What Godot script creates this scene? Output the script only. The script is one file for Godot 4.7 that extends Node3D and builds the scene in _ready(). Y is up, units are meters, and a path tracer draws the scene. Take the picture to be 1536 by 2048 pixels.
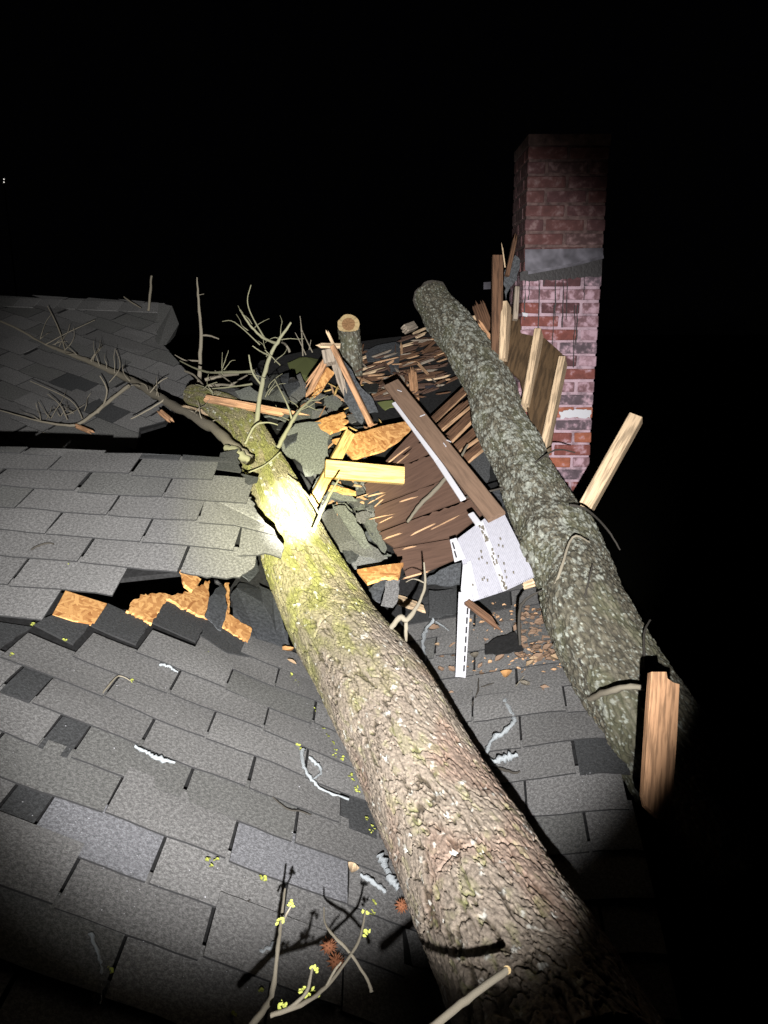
extends Node3D

# ---------------------------------------------------------------- frame of reference
const EYE := Vector3(0, 4.6, 0)
const PITCH := 14.0
const FOCAL := 1546.8          # pixels, for the 1536 x 2048 survey photograph
const TAB := 0.305             # width of a shingle tab
const EXPO := 0.143            # exposed height of a course
var rng := RandomNumberGenerator.new()
var names := {}
var M := {}
var L := {}
var R := {}
var T := {}
var F := {}
var B := {}
var ripple := FastNoiseLite.new()

func _ready():
	rng.seed = 4711
	view_and_light()
	materials()
	planes()
	ground()
	house()
	chimney()
	trees()
	wreckage()
	litter()

# ---------------------------------------------------------------- camera, sky, torch
func view_and_light():
	var cam := Camera3D.new()
	cam.name = "camera"
	cam.position = EYE
	cam.rotation_degrees = Vector3(-PITCH, 0, 0)
	cam.fov = 67.0
	cam.near = 0.05
	cam.far = 400.0
	add_child(cam)
	cam.current = true
	var env := Environment.new()
	env.background_mode = Environment.BG_SKY
	var sm := ProceduralSkyMaterial.new()
	sm.sky_top_color = Color(0.008, 0.008, 0.012)
	sm.sky_horizon_color = Color(0.010, 0.010, 0.012)
	sm.ground_bottom_color = Color(0.004, 0.004, 0.004)
	sm.ground_horizon_color = Color(0.008, 0.008, 0.009)
	var sky := Sky.new()
	sky.sky_material = sm
	env.sky = sky
	env.background_energy_multiplier = 0.5
	env.tonemap_mode = Environment.TONE_MAPPER_LINEAR
	env.tonemap_exposure = 1.0
	env.sdfgi_enabled = true
	env.ssao_enabled = true
	env.ssil_enabled = true
	var we := WorldEnvironment.new()
	we.name = "world_environment"
	we.environment = env
	add_child(we)
	torch()

func torch():
	# the hand torch held low beside the photographer: spill, beam and hot core of one lamp
	var at := EYE + Vector3(0.03, -0.13, 0.40)
	var fwd := (P(672, 1005, 3.1) - at).normalized()
	var xf := Transform3D(Basis.looking_at(fwd, Vector3.UP), at)
	var mid := Transform3D(Basis.looking_at((P(630, 985, 3.1) - at).normalized(), Vector3.UP), at)
	var hot := Transform3D(Basis.looking_at((P(588, 1020, 3.1) - at).normalized(), Vector3.UP), at)
	var beams := [["torch_spill", 25.3, 0.30, 14.8, Color(1.0, 0.99, 0.985), xf], ["torch_beam", 27.0, 1.0, 43.0, Color(1.0, 0.99, 0.97), mid], ["torch_fringe", 8.5, 1.0, 42.0, Color(1.0, 0.985, 0.66), hot], ["torch_core", 2.5, 0.9, 290.0, Color(1.0, 0.99, 0.93), hot]]
	for b in beams:
		var s := SpotLight3D.new()
		s.name = b[0]
		s.transform = b[5]
		s.spot_angle = b[1]
		s.spot_angle_attenuation = b[2]
		s.light_energy = b[3]
		s.light_color = b[4]
		s.light_size = 0.012
		s.spot_range = 60.0
		s.spot_attenuation = 2.0
		s.shadow_enabled = true
		add_child(s)
	mat("black_metal", lin(0.02, 0.02, 0.02), 0.4).metallic = 0.6
	var lampm := mat("lamp", Color(1, 1, 0.95), 0.3)
	lampm.emission_enabled = true
	lampm.emission = Color(1, 0.98, 0.9)
	lampm.emission_energy_multiplier = 2.0
	var t := thing("flashlight", "black hand torch with a lit lens held low beside the viewer", "flashlight", "", at - fwd * 0.1)
	var turn := Transform3D(xf.basis, at)
	mi("body", lathe([[0.0, 0.155], [0.011, 0.155], [0.013, 0.150], [0.013, 0.052], [0.021, 0.036], [0.021, 0.006], [0.019, 0.004], [0.019, 0.010], [0.0, 0.012]], 24), M.black_metal, t, turn)
	mi("lens", lathe([[0.0, 0.0075], [0.0185, 0.0075], [0.0185, 0.0095], [0.0, 0.0095]], 24), M.lamp, t, turn)

# ---------------------------------------------------------------- placing
func ray(px: float, py: float) -> Vector3:
	var c := Vector3((px - 768.0) / FOCAL, -(py - 1024.0) / FOCAL, -1.0)
	return Basis(Vector3.RIGHT, deg_to_rad(-PITCH)) * c

func P(px: float, py: float, d: float) -> Vector3:
	return EYE + ray(px, py) * d

func hit(pl: Dictionary, px: float, py: float, lift := 0.0) -> Vector3:
	var v := ray(px, py)
	var d: float = pl.n.dot(pl.o + pl.n * lift - EYE) / pl.n.dot(v)
	return EYE + v * d

func plane3(a: Vector3, b: Vector3, c: Vector3) -> Dictionary:
	var n := (b - a).cross(c - a).normalized()
	if n.dot(EYE - a) < 0:
		n = -n
	var along := (b - a).normalized()
	return {"o": a, "n": n, "a": along, "b": n.cross(along).normalized()}

func flat(o: Vector3, a: Vector3, b: Vector3) -> Dictionary:
	var aa := a.normalized()
	var bb := (b - aa * b.dot(aa)).normalized()
	return {"o": o, "a": aa, "b": bb, "n": aa.cross(-bb).normalized() if aa.cross(-bb).y < 0 else aa.cross(-bb).normalized()}

func st(pl: Dictionary, p: Vector3) -> Vector2:
	return Vector2((p - pl.o).dot(pl.a) / TAB, (p - pl.o).dot(pl.b) / EXPO)

func planes():
	L = flat(Vector3(-0.647, 3.487, -1.336), Vector3(0.909, -0.417, -0.013), Vector3(-0.008, 0.013, -1.0))
	R = flat(Vector3(0.533, 3.289, -1.762), Vector3(0.964, 0.222, 0.146), Vector3(0.114, 0.152, -0.982))
	T = flat(Vector3(-1.248, 4.068, -2.889), Vector3(0.996, -0.088, -0.027), Vector3(-0.002, 0.279, -0.96))
	for pl in [L, R, T]:
		pl.n = pl.a.cross(pl.b)
		if pl.n.y < 0:
			pl.n = -pl.n
	F = plane3(P(0, 595, 6.3), P(345, 612, 6.1), P(200, 870, 4.75))
	var u := hit(F, 150, 700)
	var v := hit(F, 350, 768)
	F.a = (v - u).normalized()
	F.b = F.n.cross(F.a).normalized()
	if F.b.y < 0:
		F.b = -F.b
	F.o = hit(F, 112, 790)
	B = plane3(P(850, 1180, 3.42), P(1100, 1180, 3.42), P(850, 700, 5.2))
	ripple.seed = 5
	ripple.frequency = 0.55
	ripple.fractal_octaves = 2

# ---------------------------------------------------------------- naming
func numbered(called: String) -> String:
	var n: int = names.get(called, 0)
	names[called] = n + 1
	return called if n == 0 else "%s_%03d" % [called, n]

func thing(called: String, label: String, category: String, group := "", at := Vector3.ZERO) -> Node3D:
	var o := Node3D.new()
	o.name = numbered(called)
	o.position = at
	add_child(o)
	tag(o, label, category, group)
	return o

func tag(o: Node, label: String, category: String, group := "") -> void:
	o.set_meta("label", label)
	o.set_meta("category", category)
	if group:
		o.set_meta("group", group)

func mi(called: String, mesh: Mesh, mat: Material, parent: Node = null, xf := Transform3D()) -> MeshInstance3D:
	var o := MeshInstance3D.new()
	o.mesh = mesh
	o.material_override = mat
	if parent == null:
		o.name = numbered(called)
		o.transform = xf
		add_child(o)
		return o
	var up := Transform3D()
	var n: Node = parent
	while n != self:
		up = n.transform * up
		n = n.get_parent()
	o.transform = up.affine_inverse() * xf
	var k: int = parent.get_meta("n_" + called, 0)
	parent.set_meta("n_" + called, k + 1)
	o.name = called if k == 0 else "%s_%03d" % [called, k]
	parent.add_child(o)
	return o

# ---------------------------------------------------------------- meshes
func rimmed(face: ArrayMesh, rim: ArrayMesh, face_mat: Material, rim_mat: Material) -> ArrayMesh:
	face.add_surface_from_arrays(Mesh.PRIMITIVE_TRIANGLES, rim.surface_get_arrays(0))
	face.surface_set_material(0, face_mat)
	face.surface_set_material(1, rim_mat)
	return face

func build(v: PackedVector3Array, ix: PackedInt32Array, nrm := PackedVector3Array(), col := PackedColorArray(), uv := PackedVector2Array()) -> ArrayMesh:
	var a := []
	a.resize(Mesh.ARRAY_MAX)
	a[Mesh.ARRAY_VERTEX] = v
	a[Mesh.ARRAY_INDEX] = ix
	if nrm.size():
		a[Mesh.ARRAY_NORMAL] = nrm
	if col.size():
		a[Mesh.ARRAY_COLOR] = col
	if uv.size():
		a[Mesh.ARRAY_TEX_UV] = uv
	var m := ArrayMesh.new()
	m.add_surface_from_arrays(Mesh.PRIMITIVE_TRIANGLES, a)
	return m

# a sheet with thickness from an outline; top points are given, the underside lies at top + down
func sheet(outline: PackedVector2Array, top: PackedVector3Array, down: Vector3, scale_uv := 1.0) -> ArrayMesh:
	var v := PackedVector3Array()
	var ix := PackedInt32Array()
	var uv := PackedVector2Array()
	var tri := Geometry2D.triangulate_polygon(outline)
	var n := top.size()
	if tri.is_empty():  # an outline that crosses itself: a fan
		for i in range(1, n - 1):
			tri.append_array([0, i, i + 1])
	for i in n:
		v.append(top[i])
		uv.append(outline[i] * scale_uv)
	for i in n:
		v.append(top[i] + down)
		uv.append(outline[i] * scale_uv)
	for k in range(0, tri.size(), 3):
		ix.append_array([tri[k], tri[k + 1], tri[k + 2]])
		ix.append_array([tri[k + 2] + n, tri[k + 1] + n, tri[k] + n])
	for i in n:
		var j := (i + 1) % n
		ix.append_array([i, j, i + n, j, j + n, i + n])
	return build(v, ix, PackedVector3Array(), PackedColorArray(), uv)

# outline with broken edges: extra points, pushed about
func rough(pts: Array, step: float, amp: float, only := []) -> Array:
	var out := []
	var n := pts.size()
	for i in n:
		var a: Vector2 = pts[i]
		var b: Vector2 = pts[(i + 1) % n]
		out.append(a)
		if only.size() and not i in only:
			continue
		var k := int(a.distance_to(b) / step)
		var side := (b - a).orthogonal().normalized()
		for j in k:
			var f := (j + 1.0) / (k + 1.0) + rng.randf_range(-0.3, 0.3) / (k + 1.0)
			out.append(a.lerp(b, f) + side * rng.randf_range(-amp, amp))
	return out

func v2(list: Array) -> Array:
	var out := []
	for i in range(0, list.size(), 2):
		out.append(Vector2(list[i], list[i + 1]))
	return out

# a flat piece whose outline (survey pixels) lies on a plane; local z runs along the grain
func piece(called: String, outline: Array, pl: Dictionary, lift: float, thick: float, mat: Material, grain := Vector2(1, 0), parent: Node = null, sag := 0.0) -> MeshInstance3D:
	var c := Vector2.ZERO
	for p in outline:
		c += p
	c /= outline.size()
	var o := hit(pl, c.x, c.y, lift)
	var z := (hit(pl, c.x + grain.x, c.y + grain.y, lift) - o).normalized()
	var y: Vector3 = pl.n
	var x := y.cross(z).normalized()
	var shift := Vector3(rng.randf() * 3.0, 0, rng.randf() * 3.0)
	var flat2 := PackedVector2Array()
	var top := PackedVector3Array()
	for p in outline:
		var q := hit(pl, p.x, p.y, lift) - o
		var w := Vector2(q.dot(x), q.dot(z))
		flat2.append(w)
		top.append(Vector3(w.x, thick * 0.5 - sag * w.length_squared(), w.y) + shift)
	var xf := Transform3D(Basis(x, y, z), o) * Transform3D(Basis(), -shift)
	return mi(called, sheet(flat2, top, Vector3(0, -thick, 0)), mat, parent, xf)

# squared timber, local z along it, corners eased; broken = which ends are splintered (1 far, 2 near)
func beam(called: String, a: Vector3, b: Vector3, w: float, t: float, face: Vector3, mat: Material, parent: Node = null, broken := 0) -> MeshInstance3D:
	var z := (b - a).normalized()
	var y := (face - z * face.dot(z)).normalized()
	var x := y.cross(z).normalized()
	var length := a.distance_to(b)
	var s := rng.randf() * 4.0
	var v := PackedVector3Array()
	var ix := PackedInt32Array()
	var k := 1 if broken == 0 else clampi(int(w / 0.012), 2, 7)
	for i in k:
		var x0 := -w * 0.5 + w * i / k
		var x1 := -w * 0.5 + w * (i + 1) / k
		var e := minf(0.003, minf(t, x1 - x0) * 0.2)
		var z0 := s
		var z1 := s + length
		var far := 0.0
		var near := 0.0
		if broken & 1:
			far = rng.randf_range(0.01, minf(0.16, length * 0.3))
			z1 -= rng.randf_range(0.0, minf(0.12, length * 0.3))
		if broken & 2:
			near = rng.randf_range(0.01, minf(0.12, length * 0.25))
			z0 += rng.randf_range(0.0, minf(0.08, length * 0.2))
		var ring := [Vector2(x0 + e, t * 0.5), Vector2(x1 - e, t * 0.5), Vector2(x1, t * 0.5 - e), Vector2(x1, -t * 0.5 + e), Vector2(x1 - e, -t * 0.5), Vector2(x0 + e, -t * 0.5), Vector2(x0, -t * 0.5 + e), Vector2(x0, t * 0.5 - e)]
		var base := v.size()
		var mid := Vector2((x0 + x1) * 0.5, rng.randf_range(-0.3, 0.3) * t)
		for zz in [z0, z1]:
			for q in ring:
				v.append(Vector3(q.x, q.y, zz))
		v.append(Vector3(mid.x, mid.y, z0 - near))
		v.append(Vector3(mid.x + rng.randf_range(-0.2, 0.2) * w / k, mid.y, z1 + far))
		for j in 8:
			var jn := (j + 1) % 8
			ix.append_array([base + j, base + jn, base + 8 + j, base + jn, base + 8 + jn, base + 8 + j])
			ix.append_array([base + 16, base + jn, base + j, base + 17, base + 8 + j, base + 8 + jn])
	return mi(called, build(v, ix), mat, parent, Transform3D(Basis(x, y, z), a) * Transform3D(Basis(), Vector3(0, 0, -s)))

func lathe(profile: Array, n: int) -> ArrayMesh:
	var v := PackedVector3Array()
	var ix := PackedInt32Array()
	for p in profile:
		for i in n:
			var a := TAU * i / n
			v.append(Vector3(cos(a) * p[0], sin(a) * p[0], p[1]))
	for k in profile.size() - 1:
		for i in n:
			var j := (i + 1) % n
			ix.append_array([k * n + i, k * n + j, (k + 1) * n + i, k * n + j, (k + 1) * n + j, (k + 1) * n + i])
	return build(v, ix)

func spline(pts: Array, per: int) -> Array:
	var out := []
	var n := pts.size()
	for i in n - 1:
		var a: Vector4 = pts[maxi(i - 1, 0)]
		var b: Vector4 = pts[i]
		var c: Vector4 = pts[i + 1]
		var d: Vector4 = pts[mini(i + 2, n - 1)]
		for k in per:
			var t := float(k) / per
			out.append(0.5 * (2.0 * b + (c - a) * t + (2.0 * a - 5.0 * b + 4.0 * c - d) * t * t + (3.0 * b - a - 3.0 * c + d) * t * t * t))
	out.append(pts[n - 1])
	return out

# a twig: px, py, depth, radius
func tube(list: Array, sides := 7, knobs := 0.12, per := 5, col := Color.WHITE) -> ArrayMesh:
	var pts := []
	for q in list:
		var p := P(q[0], q[1], q[2])
		pts.append(Vector4(p.x, p.y, p.z, q[3]))
	return tube4(pts, sides, knobs, per)

func tube4(pts: Array, sides := 7, knobs := 0.12, per := 5) -> ArrayMesh:
	var path := spline(pts, per)
	var v := PackedVector3Array()
	var nr := PackedVector3Array()
	var ix := PackedInt32Array()
	var up := Vector3(0.13, 0.9, 0.4)
	for i in path.size():
		var p: Vector4 = path[i]
		var q: Vector4 = path[mini(i + 1, path.size() - 1)]
		var o: Vector4 = path[maxi(i - 1, 0)]
		var z := Vector3(q.x - o.x, q.y - o.y, q.z - o.z).normalized()
		var x := (up - z * up.dot(z)).normalized()
		up = x
		var y := z.cross(x)
		var r := p.w * (1.0 + rng.randf_range(-knobs, knobs))
		var c := Vector3(p.x, p.y, p.z) + (x * rng.randf_range(-1, 1) + y * rng.randf_range(-1, 1)) * p.w * knobs * 1.5
		for k in sides:
			var a := TAU * k / sides
			var dir := x * cos(a) + y * sin(a)
			v.append(c + dir * r * (1.0 + rng.randf_range(-knobs, knobs)))
			nr.append(dir)
	var n := path.size()
	for i in n - 1:
		for k in sides:
			var j := (k + 1) % sides
			ix.append_array([i * sides + k, (i + 1) * sides + k, i * sides + j, i * sides + j, (i + 1) * sides + k, (i + 1) * sides + j])
	for k in range(1, sides - 1):
		ix.append_array([0, k, k + 1, (n - 1) * sides, (n - 1) * sides + k + 1, (n - 1) * sides + k])
	return build(v, ix, nr)

# ---------------------------------------------------------------- materials
func lin(r: float, g: float, b: float) -> Color:
	return Color(r, g, b).linear_to_srgb()

func noise_tex(seed_: int, freq: float, octaves: int, ramp: Array, size := 512, kind := FastNoiseLite.TYPE_SIMPLEX_SMOOTH) -> NoiseTexture2D:
	var n := FastNoiseLite.new()
	n.seed = seed_
	n.noise_type = kind
	n.frequency = freq
	n.fractal_octaves = octaves
	n.fractal_gain = 0.62
	var t := NoiseTexture2D.new()
	t.noise = n
	t.width = size
	t.height = size
	if seed_ == 1:
		n.fractal_gain = 1.0
	t.seamless = true
	t.generate_mipmaps = false
	if ramp.size():
		var g := Gradient.new()
		var offs := PackedFloat32Array()
		var cols := PackedColorArray()
		for r in ramp:
			offs.append(r[0])
			cols.append(r[1])
		g.offsets = offs
		g.colors = cols
		t.color_ramp = g
	return t

func grey(x: float) -> Color:
	return Color(x, x, x)

func mat(called: String, color: Color, rough_: float, tex: Texture2D = null, scale := Vector3.ONE, bump: Texture2D = null, bump_cm := 0.2) -> StandardMaterial3D:
	var m := StandardMaterial3D.new()
	m.resource_name = called
	m.albedo_color = color
	m.roughness = rough_
	m.metallic_specular = 0.35
	m.cull_mode = BaseMaterial3D.CULL_DISABLED
	if tex:
		m.albedo_texture = tex
	if bump:
		m.heightmap_enabled = true
		m.heightmap_texture = bump
		m.heightmap_scale = bump_cm
	if tex or bump:
		m.uv1_triplanar = true
		m.uv1_scale = scale
		m.uv1_triplanar_sharpness = 6.0
	M[called] = m
	return m

func strand_picture() -> ImageTexture:
	# the pressed strands of oriented strand board
	var im := Image.create(512, 512, false, Image.FORMAT_RGB8)
	im.fill(Color(0.66, 0.49, 0.31))
	for k in 1100:
		var c := Vector2(rng.randf() * 512, rng.randf() * 512)
		var ang := rng.randf_range(-0.6, 0.6) + (PI / 2 if rng.randf() < 0.25 else 0.0)
		var l := rng.randf_range(18, 60)
		var w := rng.randf_range(4, 11)
		var tone := rng.randf()
		var col := Color(0.78, 0.62, 0.42).lerp(Color(0.56, 0.38, 0.22), tone * tone)
		var d := Vector2(cos(ang), sin(ang))
		var e := d.orthogonal()
		var x := -l / 2
		while x < l / 2:
			var y := -w / 2
			while y < w / 2:
				var p := c + d * x + e * y
				var streak := 1.0 + 0.10 * sin(y * 2.3 + k)
				im.set_pixel(posmod(int(p.x), 512), posmod(int(p.y), 512), Color(col.r * streak, col.g * streak, col.b * streak))
				y += 0.8
			x += 0.8
	return ImageTexture.create_from_image(im)

func perforated_picture() -> ImageTexture:
	var im := Image.create(256, 256, false, Image.FORMAT_RGB8)
	var n := FastNoiseLite.new()
	n.frequency = 0.02
	for y in 256:
		for x in 256:
			var g := 0.90 + 0.05 * n.get_noise_2d(x, y)
			var q := Vector2((x % 16) - 8, (y % 16) - 8)
			if q.length() < 3.0:
				g = 0.60
			im.set_pixel(x, y, Color(g * 0.985, g * 0.985, g))
	return ImageTexture.create_from_image(im)

func materials():
	var speck := noise_tex(1, 0.045, 4, [[0.0, grey(0.55)], [0.36, grey(0.68)], [0.50, grey(0.80)], [0.62, grey(0.90)], [0.76, grey(1.0)], [1.0, grey(1.0)]], 1024)
	var pits := noise_tex(2, 0.28, 3, [[0.0, grey(0.0)], [1.0, grey(1.0)]], 512)
	var k := 0
	for tone in [0.172, 0.194, 0.154, 0.180]:
		mat("shingle%d" % k, lin(tone, tone * 0.985, tone * 0.985), 0.93, speck, Vector3.ONE * 1.7, pits, 0.12)
		k += 1
	mat("shingle4", lin(0.142, 0.142, 0.139), 0.93, speck, Vector3.ONE * 1.7, pits, 0.12)
	mat("shingle_blue", lin(0.182, 0.184, 0.200), 0.93, speck, Vector3.ONE * 1.7, pits, 0.12)
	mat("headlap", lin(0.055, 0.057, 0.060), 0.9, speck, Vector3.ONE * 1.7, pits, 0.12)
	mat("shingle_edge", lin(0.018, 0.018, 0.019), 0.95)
	mat("felt", lin(0.016, 0.016, 0.017), 0.85, speck, Vector3.ONE * 0.9)
	mat("felt_flap", lin(0.075, 0.080, 0.088), 0.75, speck, Vector3.ONE * 0.9)
	mat("shingle_green", lin(0.145, 0.152, 0.138), 0.93, speck, Vector3.ONE * 1.7, pits, 0.12)
	var grain := noise_tex(7, 0.018, 5, [[0.0, grey(0.55)], [0.42, grey(0.78)], [0.55, grey(0.92)], [1.0, grey(1.0)]], 512)
	var along := Vector3(7.0, 7.0, 0.55)
	var soft := noise_tex(8, 0.018, 5, [[0.0, grey(0.78)], [0.5, grey(0.92)], [1.0, grey(1.0)]], 512)
	mat("lumber", lin(0.62, 0.46, 0.30), 0.8, grain, along, grain, 0.05)
	mat("lumber_yellow", lin(0.66, 0.45, 0.17), 0.8, grain, along, grain, 0.05)
	mat("lumber_grey", lin(0.30, 0.25, 0.20), 0.85, grain, along, grain, 0.05)
	mat("cedar", lin(0.47, 0.265, 0.145), 0.8, grain, along, grain, 0.05)
	mat("old_board", lin(0.125, 0.066, 0.038), 0.85, grain, along, grain, 0.06)
	mat("weathered", lin(0.150, 0.096, 0.066), 0.85, soft, along, soft, 0.05)
	mat("stained", lin(0.086, 0.050, 0.036), 0.65, soft, along, soft, 0.04)
	mat("splinter", lin(0.50, 0.31, 0.18), 0.85, grain, along, grain, 0.1)
	mat("dark_ply", lin(0.082, 0.050, 0.025), 0.85, grain, Vector3(4, 4, 0.5), grain, 0.06)
	mat("osb", Color(1, 0.97, 0.92), 0.85, strand_picture(), Vector3.ONE * 1.6)
	var vin := mat("vinyl_holes", Color(0.65, 0.65, 0.68), 0.45)
	vin.albedo_texture = perforated_picture()
	vin.uv1_scale = Vector3(9, 9, 9)
	mat("vinyl", lin(0.37, 0.37, 0.40), 0.4)
	mat("slot", lin(0.02, 0.02, 0.022), 0.8)
	mat("grime", lin(0.17, 0.15, 0.12), 0.95, speck, Vector3.ONE * 2.0)
	var far_lamp := mat("far_lamp", Color(1, 1, 1), 0.3)
	far_lamp.emission_enabled = true
	far_lamp.emission = Color(1.0, 0.98, 0.95)
	far_lamp.emission_energy_multiplier = 1.0
	var bark := mat("bark", Color.WHITE, 0.95)
	bark.vertex_color_use_as_albedo = true
	var fine := noise_tex(21, 0.09, 4, [[0.0, grey(0.62)], [0.5, grey(0.88)], [1.0, grey(1.0)]], 512)
	bark.albedo_texture = fine
	bark.uv1_triplanar = true
	bark.uv1_scale = Vector3.ONE * 4.0
	mat("twig_bark", lin(0.22, 0.195, 0.15), 0.9, fine, Vector3.ONE * 14)
	mat("twig_green", lin(0.20, 0.195, 0.125), 0.9, fine, Vector3.ONE * 14)
	mat("twig_dark", lin(0.045, 0.04, 0.034), 0.9, fine, Vector3.ONE * 14)
	mat("lichen_twig", lin(0.30, 0.325, 0.345), 0.95, fine, Vector3.ONE * 20, fine, 0.3)
	mat("cut_wood", lin(0.42, 0.31, 0.16), 0.85, fine, Vector3.ONE * 10)
	mat("heart_wood", lin(0.25, 0.14, 0.065), 0.85, fine, Vector3.ONE * 10)
	mat("bud", lin(0.24, 0.26, 0.055), 0.8)
	mat("moss", lin(0.11, 0.125, 0.045), 0.95)
	mat("dry_leaf", lin(0.34, 0.24, 0.15), 0.85, fine, Vector3.ONE * 12)
	mat("leaf_orange", lin(0.50, 0.27, 0.11), 0.85, fine, Vector3.ONE * 12)
	mat("leaf_brown", lin(0.19, 0.125, 0.085), 0.85, fine, Vector3.ONE * 12)
	mat("gumball", lin(0.30, 0.12, 0.06), 0.9, fine, Vector3.ONE * 30)
	# chimney
	var smear := func(seed_: int, brick: Color, wash: Color, share: float) -> NoiseTexture2D:
		return noise_tex(seed_, 0.022, 4, [[0.0, brick * 0.8], [clampf(share - 0.16, 0.02, 0.9), brick], [clampf(share + 0.18, 0.05, 0.98), wash], [1.0, wash * 1.05]], 256)
	var pink := Color(0.60, 0.50, 0.54)
	var list := [["brick_red", Color(0.41, 0.24, 0.22), 0.72], ["brick_dark", Color(0.30, 0.20, 0.21), 0.70], ["brick_orange", Color(0.52, 0.31, 0.24), 0.78], ["brick_washed", Color(0.40, 0.30, 0.32), 0.52], ["brick_pink", Color(0.48, 0.38, 0.41), 0.46], ["brick_grey", Color(0.31, 0.265, 0.29), 0.66], ["brick_sooty", Color(0.30, 0.205, 0.21), 0.68], ["brick_soot", Color(0.275, 0.205, 0.205), 0.64], ["brick_burnt", Color(0.32, 0.21, 0.205), 0.72]]
	var q := 40
	for b in list:
		mat(b[0], Color(1, 1, 1), 0.92, smear.call(q, b[1], Color(0.43, 0.35, 0.35) if b[0] in ["brick_sooty", "brick_soot", "brick_burnt"] else pink, b[2]), Vector3(2.3, 2.3, 2.3), fine, 0.25)
		M[b[0]].uv1_world_triplanar = true
		q += 1
	mat("mortar", Color(0.64, 0.55, 0.59), 0.95, noise_tex(61, 0.02, 4, [[0.0, grey(0.62)], [0.45, grey(0.9)], [1.0, grey(1.0)]], 256), Vector3.ONE * 2.5, fine, 0.3)
	mat("sooty_mortar", Color(0.42, 0.34, 0.33), 0.95, noise_tex(62, 0.02, 4, [[0.0, grey(0.5)], [0.5, grey(0.8)], [1.0, grey(1.0)]], 256), Vector3.ONE * 2.5, fine, 0.3)
	mat("tar", lin(0.016, 0.014, 0.015), 0.55, null, Vector3.ONE, fine, 0.3)
	var fl := mat("flashing", Color(0.36, 0.35, 0.38), 0.42, noise_tex(63, 0.01, 3, [[0.0, grey(0.6)], [1.0, grey(1.0)]], 256), Vector3.ONE * 3.0)
	fl.metallic = 0.5
	mat("siding", lin(0.45, 0.44, 0.42), 0.7)
	mat("soil", lin(0.035, 0.035, 0.022), 1.0, speck, Vector3.ONE * 0.3)

# ---------------------------------------------------------------- ground
func ground():
	var m := PlaneMesh.new()
	m.size = Vector2(360, 360)
	var g := mi("ground", m, M.soil, null, Transform3D(Basis(), Vector3(0, 0, -60)))
	g.set_meta("kind", "structure")
	var lamp := thing("distant_lamp", "pair of tiny white lights far off in the dark beyond the roof", "lamp", "", P(8, 362, 140))
	var sp := SphereMesh.new()
	sp.radius = 0.11
	sp.height = 0.22
	sp.radial_segments = 10
	sp.rings = 6
	mi("bulb_lamp", sp, M.far_lamp, lamp, Transform3D(Basis(), P(8, 358.5, 140)))
	mi("bulb_lamp", sp, M.far_lamp, lamp, Transform3D(Basis(), P(8, 364.5, 140)))
	var post := CylinderMesh.new()
	post.top_radius = 0.08
	post.bottom_radius = 0.12
	var top := P(8, 363, 140.3)
	post.height = top.y + 0.1
	mi("post", post, M.black_metal, lamp, Transform3D(Basis(), Vector3(top.x, post.height / 2 - 0.05, top.z)))

# ---------------------------------------------------------------- the house and its broken roof
func on(pl: Dictionary, s: float, t: float, lift: float) -> Vector3:
	return pl.o + pl.a * (s * TAB) + pl.b * (t * EXPO) + pl.n * (lift + pl.get("twist", 0.0) * (s - 0.8) * (t + 3.0) + ripple.get_noise_2d(s, t * 0.6) * 0.007 + pl.get("sink", 0.0) * maxf(0.0, s - pl.get("sink_from", 9.0)) ** 2)

# one shingle tab; outline in course coordinates, foot is the lattice row of its lower edge
func tab(parent: Node, pl: Dictionary, outline: Array, foot: float, m: Material, label := "") -> void:
	var flat2 := PackedVector2Array()
	var top := PackedVector3Array()
	var lip := rng.randf_range(-0.001, 0.002)
	for q in outline:
		flat2.append(Vector2(q.x * TAB, q.y * EXPO))
		top.append(on(pl, q.x, q.y, 0.0145 + lip - 0.0075 * (q.y - foot)))
	var low := PackedVector3Array()
	for q in top:
		low.append(q - pl.n * 0.0050)
	var n := top.size()
	var all := top + low
	var tri := Geometry2D.triangulate_polygon(flat2)
	if tri.is_empty():
		for i in range(1, n - 1):
			tri.append_array([0, i, i + 1])
	var ix := PackedInt32Array()
	for i in n:
		var j := (i + 1) % n
		ix.append_array([i, j, i + n, j, j + n, i + n])
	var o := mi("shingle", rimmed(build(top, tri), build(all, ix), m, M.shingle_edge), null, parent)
	if label:
		o.set_meta("label", label)

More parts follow.
